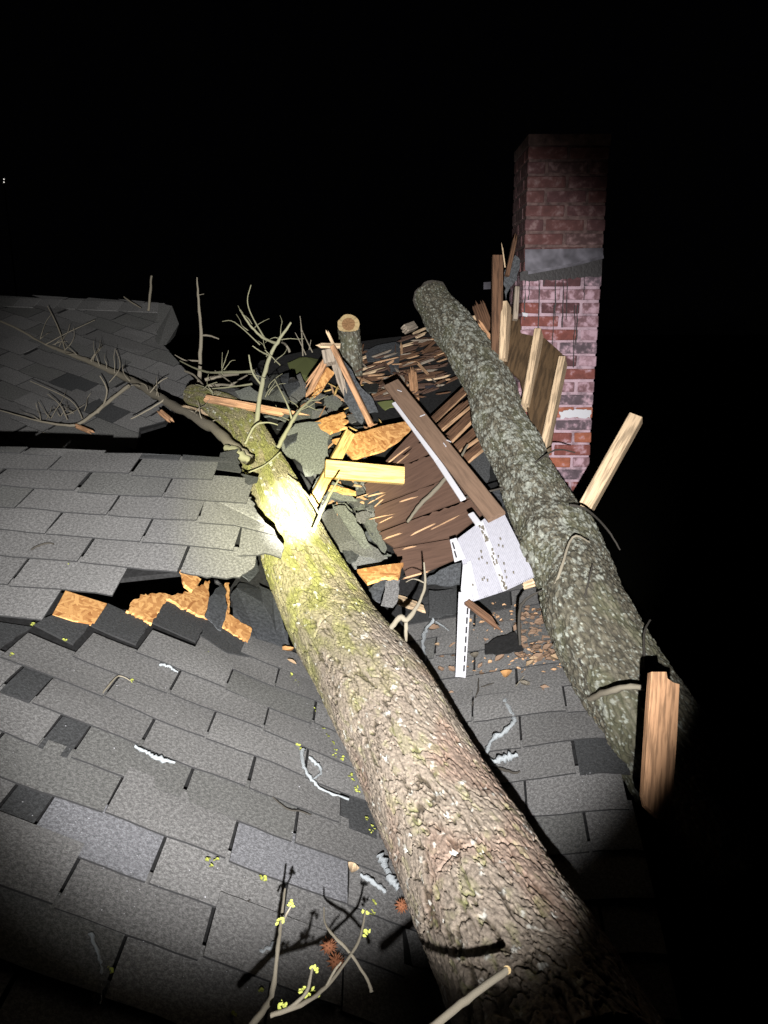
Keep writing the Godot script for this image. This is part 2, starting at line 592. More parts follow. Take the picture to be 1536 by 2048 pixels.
# a whole tab as a gently bent sheet: smooth top, squared edges
func whole_tab(parent: Node, pl: Dictionary, s0: float, s1: float, t: float, m: Material, height := 1.30, drop := 0.0, label := "") -> void:
	var foot := t - 0.5
	var nx := 6
	var ny := 3
	var lip := rng.randf_range(-0.0008, 0.0022)
	var cup := rng.randf_range(-0.003, 0.0045)
	if rng.randf() < 0.14 and drop == 0.0:
		lip += rng.randf_range(0.004, 0.011)
	var tilt := rng.randf_range(-0.0015, 0.0015)
	var g := []
	var wave := []
	for i in nx + 1:
		wave.append(rng.randf_range(-0.012, 0.012))
	var ends := [rng.randf_range(-0.008, 0.008), rng.randf_range(-0.008, 0.008)]
	for j in ny + 1:
		var row := PackedVector3Array()
		for i in nx + 1:
			var fx := float(i) / nx
			var fy := float(j) / ny
			var s := lerpf(s0 + ends[0] * (1 - fy), s1 + ends[1] * (1 - fy), fx)
			var tt: float = foot + fy * height + (wave[i] if j == 0 else 0.0)
			var h := 0.0145 + lip - 0.0075 * (fy * height) + (1 - fy) * (cup * (4.0 * (fx - 0.5) ** 2 - 0.4) + tilt * (fx - 0.5)) - drop
			row.append(on(pl, s, tt, h))
		g.append(row)
	var v := PackedVector3Array()
	var nr := PackedVector3Array()
	var ix := PackedInt32Array()
	for j in ny + 1:
		for i in nx + 1:
			v.append(g[j][i])
			var du: Vector3 = g[j][mini(i + 1, nx)] - g[j][maxi(i - 1, 0)]
			var dv: Vector3 = g[mini(j + 1, ny)][i] - g[maxi(j - 1, 0)][i]
			nr.append(du.cross(dv).normalized() * signf(du.cross(dv).dot(pl.n)))
	var w := nx + 1
	var rv := PackedVector3Array()
	var rix := PackedInt32Array()
	for j in ny:
		for i in nx:
			var p := j * w + i
			ix.append_array([p, p + w, p + 1, p + 1, p + w, p + w + 1])
	var rim := []
	for i in nx + 1:
		rim.append(g[0][i])
	for j in range(1, ny + 1):
		rim.append(g[j][nx])
	for i in range(nx - 1, -1, -1):
		rim.append(g[ny][i])
	for j in range(ny - 1, 0, -1):
		rim.append(g[j][0])
	for i in rim.size():
		var a: Vector3 = rim[i]
		var b: Vector3 = rim[(i + 1) % rim.size()]
		var k := rv.size()
		rv.append_array([a, b, a - pl.n * 0.0050, b - pl.n * 0.0050])
		rix.append_array([k, k + 1, k + 2, k + 1, k + 3, k + 2])
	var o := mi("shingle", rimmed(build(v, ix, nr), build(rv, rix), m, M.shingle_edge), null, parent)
	if label:
		o.set_meta("label", label)

func tab_box(s0: float, s1: float, t: float, top_t := 1.30) -> Array:
	var foot := t - 0.5
	var out := []
	var n := 5
	for i in n + 1:
		var f := float(i) / n
		out.append(Vector2(lerpf(s0, s1, f), foot + rng.randf_range(-0.014, 0.014)))
	out.append(Vector2(s1 + rng.randf_range(-0.006, 0.006), foot + 0.5))
	out.append(Vector2(s1, foot + top_t))
	out.append(Vector2((s0 + s1) / 2, foot + top_t))
	out.append(Vector2(s0, foot + top_t))
	out.append(Vector2(s0 + rng.randf_range(-0.006, 0.006), foot + 0.5))
	return out

func shingle_mat() -> Material:
	var r := rng.randf()
	return M["shingle%d" % (rng.randi() % 4)] if r < 0.86 else M.shingle4

func deck(parent: Node, called: String, pl: Dictionary, outline: Array, lift := -0.012, m: Material = null) -> MeshInstance3D:
	var flat2 := PackedVector2Array()
	var top := PackedVector3Array()
	for q in outline:
		flat2.append(Vector2(q.x * TAB, q.y * EXPO))
		top.append(pl.o + pl.a * (q.x * TAB) + pl.b * (q.y * EXPO) + pl.n * lift)
	return mi(called, sheet(flat2, top, -pl.n * 0.018), m if m else M.felt, parent)

func to_st(pl: Dictionary, list: Array) -> Array:
	var out := []
	for p in v2(list):
		out.append(st(pl, hit(pl, p.x, p.y)))
	return out

func house():
	var h := thing("house", "house with a grey shingle roof smashed open by the fallen trees", "house", "", Vector3(0, 0, -3))
	# ---- upper slope, left of the trunk
	T.twist = 0.005
	T.sink = -0.02
	T.sink_from = 2.0
	var up := deck(h, "roof_slope", T, [Vector2(-4.5, -4.4), Vector2(1.2, -4.4), Vector2(2.35, -3.6), Vector2(2.62, -2.0), Vector2(2.44, -0.6), Vector2(2.15, 0.55), Vector2(2.0, 0.80), Vector2(-4.5, 0.85)], -0.06)
	var g := 0.014
	for row in [[1, [-2.5, -1.5, -0.5]], [0, [-3, -2, -1, 0, 1]], [-1, [-2.5, -1.5, -0.5, 0.5, 1.5]], [-2, [-3, -2, -1, 0, 1]], [-3, [-2.5, -1.5, -0.5, 0.5, 1.5]], [-4, [-2, -1, 0, 1]], [-5, [-2.5, -1.5, -0.5, 0.5]], [-6, [-2, -1, 0]]]:
		for s0 in row[1]:
			whole_tab(up, T, s0 + g, s0 + 1 - g, row[0], shingle_mat(), 0.5 if row[0] == 1 else 1.30)
	# torn ends beside the trunk
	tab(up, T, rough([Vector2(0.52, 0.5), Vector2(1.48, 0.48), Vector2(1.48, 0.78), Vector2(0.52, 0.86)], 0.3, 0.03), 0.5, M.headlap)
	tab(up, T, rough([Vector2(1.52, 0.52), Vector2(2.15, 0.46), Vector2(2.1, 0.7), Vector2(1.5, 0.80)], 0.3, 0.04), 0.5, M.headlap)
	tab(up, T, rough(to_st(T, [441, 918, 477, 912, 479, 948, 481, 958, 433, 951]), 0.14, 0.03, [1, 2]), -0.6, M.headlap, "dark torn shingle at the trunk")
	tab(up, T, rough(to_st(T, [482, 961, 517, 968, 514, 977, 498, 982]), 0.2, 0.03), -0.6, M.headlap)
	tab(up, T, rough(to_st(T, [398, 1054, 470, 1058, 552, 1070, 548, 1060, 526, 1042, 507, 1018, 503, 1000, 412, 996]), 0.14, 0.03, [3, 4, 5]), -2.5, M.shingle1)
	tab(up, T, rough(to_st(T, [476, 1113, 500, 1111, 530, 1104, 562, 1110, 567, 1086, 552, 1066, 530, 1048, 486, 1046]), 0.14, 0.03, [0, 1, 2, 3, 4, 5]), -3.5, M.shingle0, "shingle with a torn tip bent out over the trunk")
	tab(up, T, rough([Vector2(2.02, -4.5), Vector2(2.3, -4.62), Vector2(2.62, -4.45), Vector2(2.74, -3.9), Vector2(2.72, -3.3), Vector2(2.02, -3.2)], 0.12, 0.04, [0, 1, 2]), -4.5, M.shingle3)
	# ---- lower slope, rolled down towards the trunk
	var low := deck(h, "roof_slope", L, [Vector2(-5.5, -6.0), Vector2(3.4, -6.0), Vector2(3.2, 6.5), Vector2(1.3, 10.5), Vector2(-0.4, 9.0), Vector2(-1.4, 8.2), Vector2(-5.5, 7.4)])
	var bare := [[Vector2(62, 1362), 0.30], [Vector2(127, 1478), 0.28], [Vector2(38, 1628), 0.30], [Vector2(716, 1640), 0.4]]
	for ti in range(-5, 11):
		for k in range(-6, 4):
			var s0: float = k + (0.5 if posmod(ti, 2) == 1 else 0.0)
			var c := on(L, s0 + 0.5, ti, 0)
			var q := px(c)
			var depth := -((c - EYE) * Basis(Vector3.RIGHT, deg_to_rad(-PITCH))).z
			if depth < 0.45 or s0 > 2.9 or s0 < -5.6:
				continue
			var q0 := px(on(L, s0, ti + 0.5, 0))
			if q0.y < tear(q0.x) - 12:
				continue
			if s0 + 0.5 > 2.9:
				continue
			var a0: float = s0 + 0.012
			for b in bare:
				var e := st(L, hit(L, b[0].x, b[0].y))
				if roundf(e.y) == ti and e.x + b[1] / 2 > s0 and e.x - b[1] / 2 < s0 + 1:
					if e.x < s0 + 0.5:
						a0 = e.x + b[1] / 2
					else:
						a0 = -99.0
						whole_tab(low, L, s0 + 0.012, e.x - b[1] / 2, ti, shingle_mat())
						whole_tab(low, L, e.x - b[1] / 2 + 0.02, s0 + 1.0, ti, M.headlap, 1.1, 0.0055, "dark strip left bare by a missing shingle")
			if a0 < -50:
				continue
			if a0 > s0 + 0.02:
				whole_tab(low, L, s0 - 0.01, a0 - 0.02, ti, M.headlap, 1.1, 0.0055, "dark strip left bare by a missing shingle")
			var mm := shingle_mat()
			if q.distance_to(Vector2(230, 1690)) < 60 or q.distance_to(Vector2(590, 1735)) < 70:
				mm = M.shingle_blue
			elif q.distance_to(Vector2(470, 1600)) < 70:
				mm = M.shingle4
			whole_tab(low, L, a0, s0 + 0.988, ti, mm)
	# dark headlaps in steps along the tear
	for o in [[67, 1255, 107, 1231, 180, 1250, 145, 1294], [215, 1208, 301, 1245, 270, 1294, 180, 1256], [331, 1195, 418, 1240, 388, 1291, 302, 1251], [418, 1243, 494, 1290, 497, 1318, 450, 1312, 398, 1276], [-40, 1240, 65, 1252, 45, 1266, -40, 1330]]:
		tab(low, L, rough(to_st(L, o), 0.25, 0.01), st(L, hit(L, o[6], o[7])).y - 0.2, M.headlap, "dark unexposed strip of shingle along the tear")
	# strand board laid bare under the tear
	for o in [[[130, 1184, 213, 1210, 188, 1249, 146, 1244, 104, 1232], 0.0, 3], [[252, 1224, 268, 1201, 290, 1190, 330, 1189, 350, 1192, 385, 1180, 418, 1163, 416, 1238, 331, 1200, 303, 1249, 280, 1236], 3.5, 5], [[449, 1168, 458, 1168, 457, 1230, 503, 1260, 494, 1288, 444, 1254], 2.0, 6]]:
		var out := rough(v2(o[0]), 5.0, o[1])
		piece("osb_deck", out, L, 0.006, 0.012, M.osb, Vector2(1, 0.4), low)
	piece("osb_deck", rough(v2([360, 1142, 385, 1150, 401, 1161, 384, 1183, 369, 1172]), 6, 2), plane3(P(360, 1142, 2.5), P(401, 1161, 2.52), P(384, 1183, 2.4)), 0.0, 0.011, M.osb, Vector2(1, 0.5), low)
	# felt flaps by the trunk
	for o in [[[432, 1175, 448, 1160, 452, 1168, 455, 1215, 445, 1256, 410, 1230, 418, 1195], 0.05, 2.6], [[486, 1150, 515, 1146, 540, 1180, 560, 1230, 588, 1290, 560, 1296, 530, 1282, 500, 1262, 470, 1240, 462, 1190], 0.02, 2.9], [[520, 1165, 545, 1180, 566, 1235, 556, 1260, 530, 1215], 0.05, 2.9], [[484, 1110, 512, 1108, 518, 1142, 500, 1160, 484, 1148], 0.16, 2.7]]:
		piece("felt_flap", rough(v2(o[0]), 14, 2.5), L, o[1], 0.003, M.felt_flap, Vector2(1, 0), low, 0.4)
	# ---- slope on the far side of the trunk
	R.sink = -0.11
	R.sink_from = 0.12
	var lie := deck(h, "roof_slope", R, [Vector2(-3.4, -5.0), Vector2(0.30, -5.0), Vector2(0.32, 3.0), Vector2(0.1, 11.2), Vector2(-2.9, 11.0)], -0.014)
	for ti in range(-4, 11):
		for k in range(-3, 1):
			var s0: float = k + (0.5 if posmod(ti, 2) == 1 else 0.0)
			var s1 := s0 + 1.0
			if s0 < -3.0:
				continue
			var edge := 0.42 if ti < 4 else 0.30
			s1 = minf(s1, edge + rng.randf_range(-0.03, 0.03))
			if s1 - s0 < 0.15:
				continue
			if ti == 2 and s0 > -0.1:
				whole_tab(lie, R, s0 + 0.02, s1 + 0.06, ti, M.headlap, 1.1, 0.0055, "black strip at the roof edge where a shingle tore off")
				continue
			if ti >= 9 and s0 < -1.4:
				whole_tab(lie, R, s0 + 0.012, s1 - 0.012, ti, M.headlap)
				continue
			whole_tab(lie, R, s0 + 0.012, s1 - 0.012, ti, shingle_mat())
	# ---- far slope beyond the dark gap
	var frame_f := [Vector2(-160, 590), Vector2(0, 594), Vector2(180, 601), Vector2(318, 609), Vector2(322, 640), Vector2(312, 665), Vector2(325, 690), Vector2(360, 730), Vector2(392, 765), Vector2(416, 806), Vector2(400, 822), Vector2(350, 815), Vector2(330, 845), Vector2(280, 860), Vector2(270, 930), Vector2(-160, 960)]
	var far_out := PackedVector2Array()
	for p in frame_f:
		var w := st(F, hit(F, p.x, p.y))
		far_out.append(Vector2(w.x, w.y))
	var far_deck := deck(h, "roof_slope", F, Array(far_out), -0.012)
	for ti in range(-14, 16):
		for k in range(-8, 9):
			var s0: float = k + (0.5 if posmod(ti, 2) == 1 else 0.0)
			var box := PackedVector2Array(tab_box(s0 + 0.012, s0 + 0.988, ti))
			for part in Geometry2D.intersect_polygons(box, far_out):
				if part.size() < 3 or absf(area(part)) < 0.12 or Geometry2D.is_polygon_clockwise(part) != Geometry2D.is_polygon_clockwise(box):
					continue
				var q := px(on(F, s0 + 0.5, ti, 0))
				if q.x < -120 or q.y > 915:
					continue
				var gone := q.distance_to(Vector2(160, 775)) < 26 or q.distance_to(Vector2(225, 812)) < 22
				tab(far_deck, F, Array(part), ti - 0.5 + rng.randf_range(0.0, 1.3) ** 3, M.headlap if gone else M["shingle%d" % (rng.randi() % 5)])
	# ridge caps and the curled end of the far slope
	for i in 11:
		var a := hit(F, -130 + i * 41, 592.0 + i * 1.6, 0.02)
		var b := hit(F, -130 + (i + 1) * 41 + 8, 592.0 + (i + 1) * 1.6, 0.026)
		var across: Vector3 = F.n.cross((b - a).normalized())
		if across.y > 0:
			across = -across
		var mid_a := a + across * 0.0
		var v := PackedVector3Array([a + across * 0.13, mid_a + F.n * 0.01, a - across * 0.10 - Vector3.UP * 0.07, b + across * 0.13, b + F.n * 0.014, b - across * 0.10 - Vector3.UP * 0.07])
		for j in 6:
			v.append(v[j] - F.n * 0.006)
		mi("ridge_cap", build(v, PackedInt32Array([0, 1, 3, 1, 4, 3, 1, 2, 4, 2, 5, 4, 6, 9, 7, 7, 9, 10, 7, 10, 8, 8, 10, 11, 0, 6, 1, 1, 6, 7, 1, 7, 2, 2, 7, 8, 3, 4, 9, 4, 10, 9, 4, 5, 10, 5, 11, 10, 0, 3, 6, 3, 9, 6, 2, 8, 5, 5, 8, 11])), shingle_mat(), far_deck)
	mi("curled_flap", curl([[318, 606, 6.05], [344, 612, 6.0], [358, 648, 5.95], [350, 672, 5.95]], [[306, 676, 5.7], [318, 690, 5.55], [332, 690, 5.6], [340, 684, 5.7]]), M.shingle4, far_deck)
	# ---- caved-in roof behind the trunks: the felted boarding that the wreckage lies on
	var cave := []
	for p in v2([440, 1200, 560, 1010, 470, 800, 520, 716, 640, 690, 760, 672, 960, 650, 1075, 700, 1080, 1010, 1110, 1175, 1060, 1210, 700, 1230]):
		cave.append(st(B, hit(B, p.x, p.y)))
	deck(h, "caved_roof", B, cave, -0.02)
	# ---- walls under the eaves
	var wall := func(x0: float, x1: float, z0: float, z1: float, y1: float) -> void:
		var bm := BoxMesh.new()
		bm.size = Vector3(absf(x1 - x0), y1, absf(z1 - z0))
		mi("wall", bm, M.siding, h, Transform3D(Basis(), Vector3((x0 + x1) / 2, y1 / 2, (z0 + z1) / 2)))
	wall.call(-4.2, 0.42, -0.42, -0.27, 2.93)
	wall.call(0.42, 0.54, -6.6, -0.42, 3.02)
	wall.call(-4.35, -4.2, -6.6, -0.42, 3.3)
	wall.call(-4.2, 0.42, -6.75, -6.6, 3.3)

func area(p: PackedVector2Array) -> float:
	var s := 0.0
	for i in p.size():
		s += p[i].cross(p[(i + 1) % p.size()])
	return s * 0.5

func px(p: Vector3) -> Vector2:
	var c := (p - EYE) * Basis(Vector3.RIGHT, deg_to_rad(-PITCH))
	return Vector2(768 + FOCAL * c.x / -c.z, 1024 - FOCAL * c.y / -c.z)

func tear(x: float) -> float:
	# where the lower slope's shingles end, across the picture
	if x < 100: return 1262.0
	if x < 480: return lerpf(1250.0, 1262.0, (x - 100) / 380)
	return lerpf(1262.0, 1300.0, (x - 480) / 100)

# a sheet between two bent rows of points
func curl(lo: Array, hi: Array) -> ArrayMesh:
	var v := PackedVector3Array()
	var ix := PackedInt32Array()
	for side in 2:
		for row in [lo, hi]:
			for q in row:
				v.append(P(q[0], q[1], q[2] + 0.005 * side))
	var n := lo.size()
	for side in 2:
		var b := side * n * 2
		for i in n - 1:
			ix.append_array([b + i, b + i + 1, b + n + i, b + i + 1, b + n + i + 1, b + n + i])
	for i in n - 1:
		ix.append_array([i, 2 * n + i, i + 1, i + 1, 2 * n + i, 2 * n + i + 1, n + i, n + i + 1, 3 * n + i, n + i + 1, 3 * n + i + 1, 3 * n + i])
	return build(v, ix)

# ---------------------------------------------------------------- chimney
func chimney():
	var x0 := 0.715
	var x1 := 1.118
	var z1 := -4.15
	var z0 := -4.58
	var pitch_ := 0.0677
	var y0 := 3.2 - 10 * pitch_
	var rows := 43
	var c := thing("brick_chimney", "tall brick chimney smeared with pink mortar behind the fallen trunk", "chimney", "", Vector3((x0 + x1) / 2, y0, (z0 + z1) / 2))
	var split := y0 + 34 * pitch_
	var core := func(called: String, lo: float, hi: float, m: Material) -> void:
		var bm := BoxMesh.new()
		bm.size = Vector3(x1 - x0 - 0.010, hi - lo, z1 - z0 - 0.010)
		mi(called, bm, m, c, Transform3D(Basis(), Vector3((x0 + x1) / 2, (lo + hi) / 2, (z0 + z1) / 2)))
	core.call("mortar_core", 0.0, split, M.mortar)
	core.call("mortar_core", split, y0 + rows * pitch_, M.sooty_mortar)
	var made := {}
	var brick := func(cx: float, cy: float, cz: float, sx: float, sz: float, m: Material) -> void:
		var key := "%.3f %.3f" % [sx, sz]
		if not made.has(key):
			made[key] = [brick_mesh(Vector3(sx, 0.055, sz)), brick_mesh(Vector3(sx, 0.053, sz)), brick_mesh(Vector3(sx, 0.056, sz))]
		var out := rng.randf_range(-0.0015, 0.0025)
		mi("brick", made[key][rng.randi() % 3], m, c, Transform3D(Basis(Vector3.UP, rng.randf_range(-0.006, 0.006)), Vector3(cx, cy, cz + out)))
	for i in rows:
		var y := y0 + (i + 0.5) * pitch_
		var pick := func() -> Material:
			var r := rng.randf()
			if y > split:
				return M.brick_sooty if r < 0.4 else (M.brick_soot if r < 0.75 else M.brick_burnt)
			if y < 4.12:
				return M.brick_orange if r < 0.42 else (M.brick_red if r < 0.72 else (M.brick_washed if r < 0.85 else M.brick_grey))
			return M.brick_washed if r < 0.38 else (M.brick_pink if r < 0.66 else (M.brick_dark if r < 0.82 else (M.brick_red if r < 0.92 else M.brick_grey)))
		var g := 0.013
		var w := x1 - x0
		var d := z1 - z0
		var mx := (x0 + x1) / 2
		var mz := (z0 + z1) / 2
		if i % 2 == 0:
			var bw := (w - g) / 2
			for f in [[z1 - 0.045], [z0 + 0.045]]:
				brick.call(x0 + bw / 2, y, f[0], bw, 0.09, pick.call())
				brick.call(x1 - bw / 2, y, f[0], bw, 0.09, pick.call())
			for f in [x0 + 0.045, x1 - 0.045]:
				brick.call(f, y, mz, 0.09, d - 0.18 - 2 * g, pick.call())
		else:
			var bd := (d - g) / 2
			for f in [x0 + 0.045, x1 - 0.045]:
				brick.call(f, y, z1 - bd / 2, 0.09, bd, pick.call())
				brick.call(f, y, z0 + bd / 2, 0.09, bd, pick.call())
			for f in [z1 - 0.045, z0 + 0.045]:
				brick.call(mx, y, f, w - 0.18 - 2 * g, 0.09, pick.call())
	var crown := BoxMesh.new()
	crown.size = Vector3(x1 - x0 + 0.004, 0.05, z1 - z0 + 0.004)
	mi("crown", crown, M.sooty_mortar, c, Transform3D(Basis(), Vector3((x0 + x1) / 2, y0 + rows * pitch_ + 0.026, (z0 + z1) / 2)))
	# flashing, tar and its runs on the front face
	var front := {"o": Vector3(x0, y0, z1 + 0.008), "n": Vector3(0, 0, 1), "a": Vector3(1, 0, 0), "b": Vector3(0, 1, 0)}
	piece("tar_band", rough(v2([1040, 545, 1120, 532, 1204, 512, 1203, 552, 1160, 556, 1110, 560, 1040, 562]), 8, 2.2, [3, 4, 5, 0]), front, 0.0, 0.006, M.tar, Vector2(1, 0), c)
	piece("flashing", v2([1050, 499, 1120, 498, 1206, 496, 1206, 516, 1150, 530, 1062, 546, 1050, 540]), front, 0.008, 0.004, M.flashing, Vector2(1, 0), c)
	piece("flashing_fold", v2([1056, 543, 1150, 526, 1207, 511, 1207, 517, 1150, 532, 1056, 549]), front, 0.014, 0.006, M.flashing, Vector2(1, 0), c)
	for d in [[1051, 640, 2.2], [1079, 662, 2.6], [1060, 600, 1.5], [1112, 640, 2.0], [1127, 655, 2.2], [1135, 640, 1.5], [1155, 690, 2.4], [1170, 600, 1.2], [1090, 570, 1.6], [1108, 690, 1.6], [1150, 735, 1.5]]:
		var x: float = d[0]
		var w: float = d[2]
		var top_y := 552.0 if d[1] < 680 else 610.0
		var lft := []
		var rgt := []
		for k in 9:
			var yy := lerpf(top_y, d[1], k / 8.0)
			var xx := x - k * 0.35 + rng.randf_range(-1.0, 1.0)
			var ww := w * rng.randf_range(0.25, 0.6)
			lft.append(Vector2(xx - ww, yy))
			rgt.push_front(Vector2(xx + ww, yy))
		piece("tar_run", lft + rgt, front, 0.002, 0.005, M.tar, Vector2(0, 1), c)
	piece("mortar_smear", rough(v2([1118, 823, 1150, 818, 1182, 820, 1180, 836, 1150, 834, 1120, 838]), 6, 2.5), front, 0.001, 0.005, M.vinyl, Vector2(1, 0), c)

func brick_mesh(size: Vector3) -> ArrayMesh:
	var h := size / 2
	var e := 0.004
	var v := PackedVector3Array()
	var ix := PackedInt32Array()
	for sx in [-1, 1]:
		for sy in [-1, 1]:
			for sz in [-1, 1]:
				var j := Vector3(rng.randf_range(-1, 1), rng.randf_range(-1, 1), rng.randf_range(-1, 1)) * 0.0018
				var s := Vector3(sx, sy, sz)
				v.append(s * Vector3(h.x, h.y - e, h.z - e) + j)
				v.append(s * Vector3(h.x - e, h.y, h.z - e) + j)
				v.append(s * Vector3(h.x - e, h.y - e, h.z) + j)
	var id := func(x: int, y: int, z: int, k: int) -> int:
		return (x * 4 + y * 2 + z) * 3 + k
	var quad := func(a: int, b: int, cc: int, d: int) -> void:
		ix.append_array([a, b, cc, a, cc, d])
	for s in 2:
		quad.call(id.call(s, 0, 0, 0), id.call(s, 1, 0, 0), id.call(s, 1, 1, 0), id.call(s, 0, 1, 0))
		quad.call(id.call(0, s, 0, 1), id.call(1, s, 0, 1), id.call(1, s, 1, 1), id.call(0, s, 1, 1))
		quad.call(id.call(0, 0, s, 2), id.call(1, 0, s, 2), id.call(1, 1, s, 2), id.call(0, 1, s, 2))
		for u in 2:
			quad.call(id.call(s, u, 0, 0), id.call(s, u, 1, 0), id.call(s, u, 1, 1), id.call(s, u, 0, 1))
			quad.call(id.call(s, 0, u, 0), id.call(s, 1, u, 0), id.call(s, 1, u, 2), id.call(s, 0, u, 2))
			quad.call(id.call(0, s, u, 1), id.call(1, s, u, 1), id.call(1, s, u, 2), id.call(0, s, u, 2))
	for x in 2:
		for y in 2:
			for z in 2:
				ix.append_array([id.call(x, y, z, 0), id.call(x, y, z, 1), id.call(x, y, z, 2)])
	return build(v, ix)

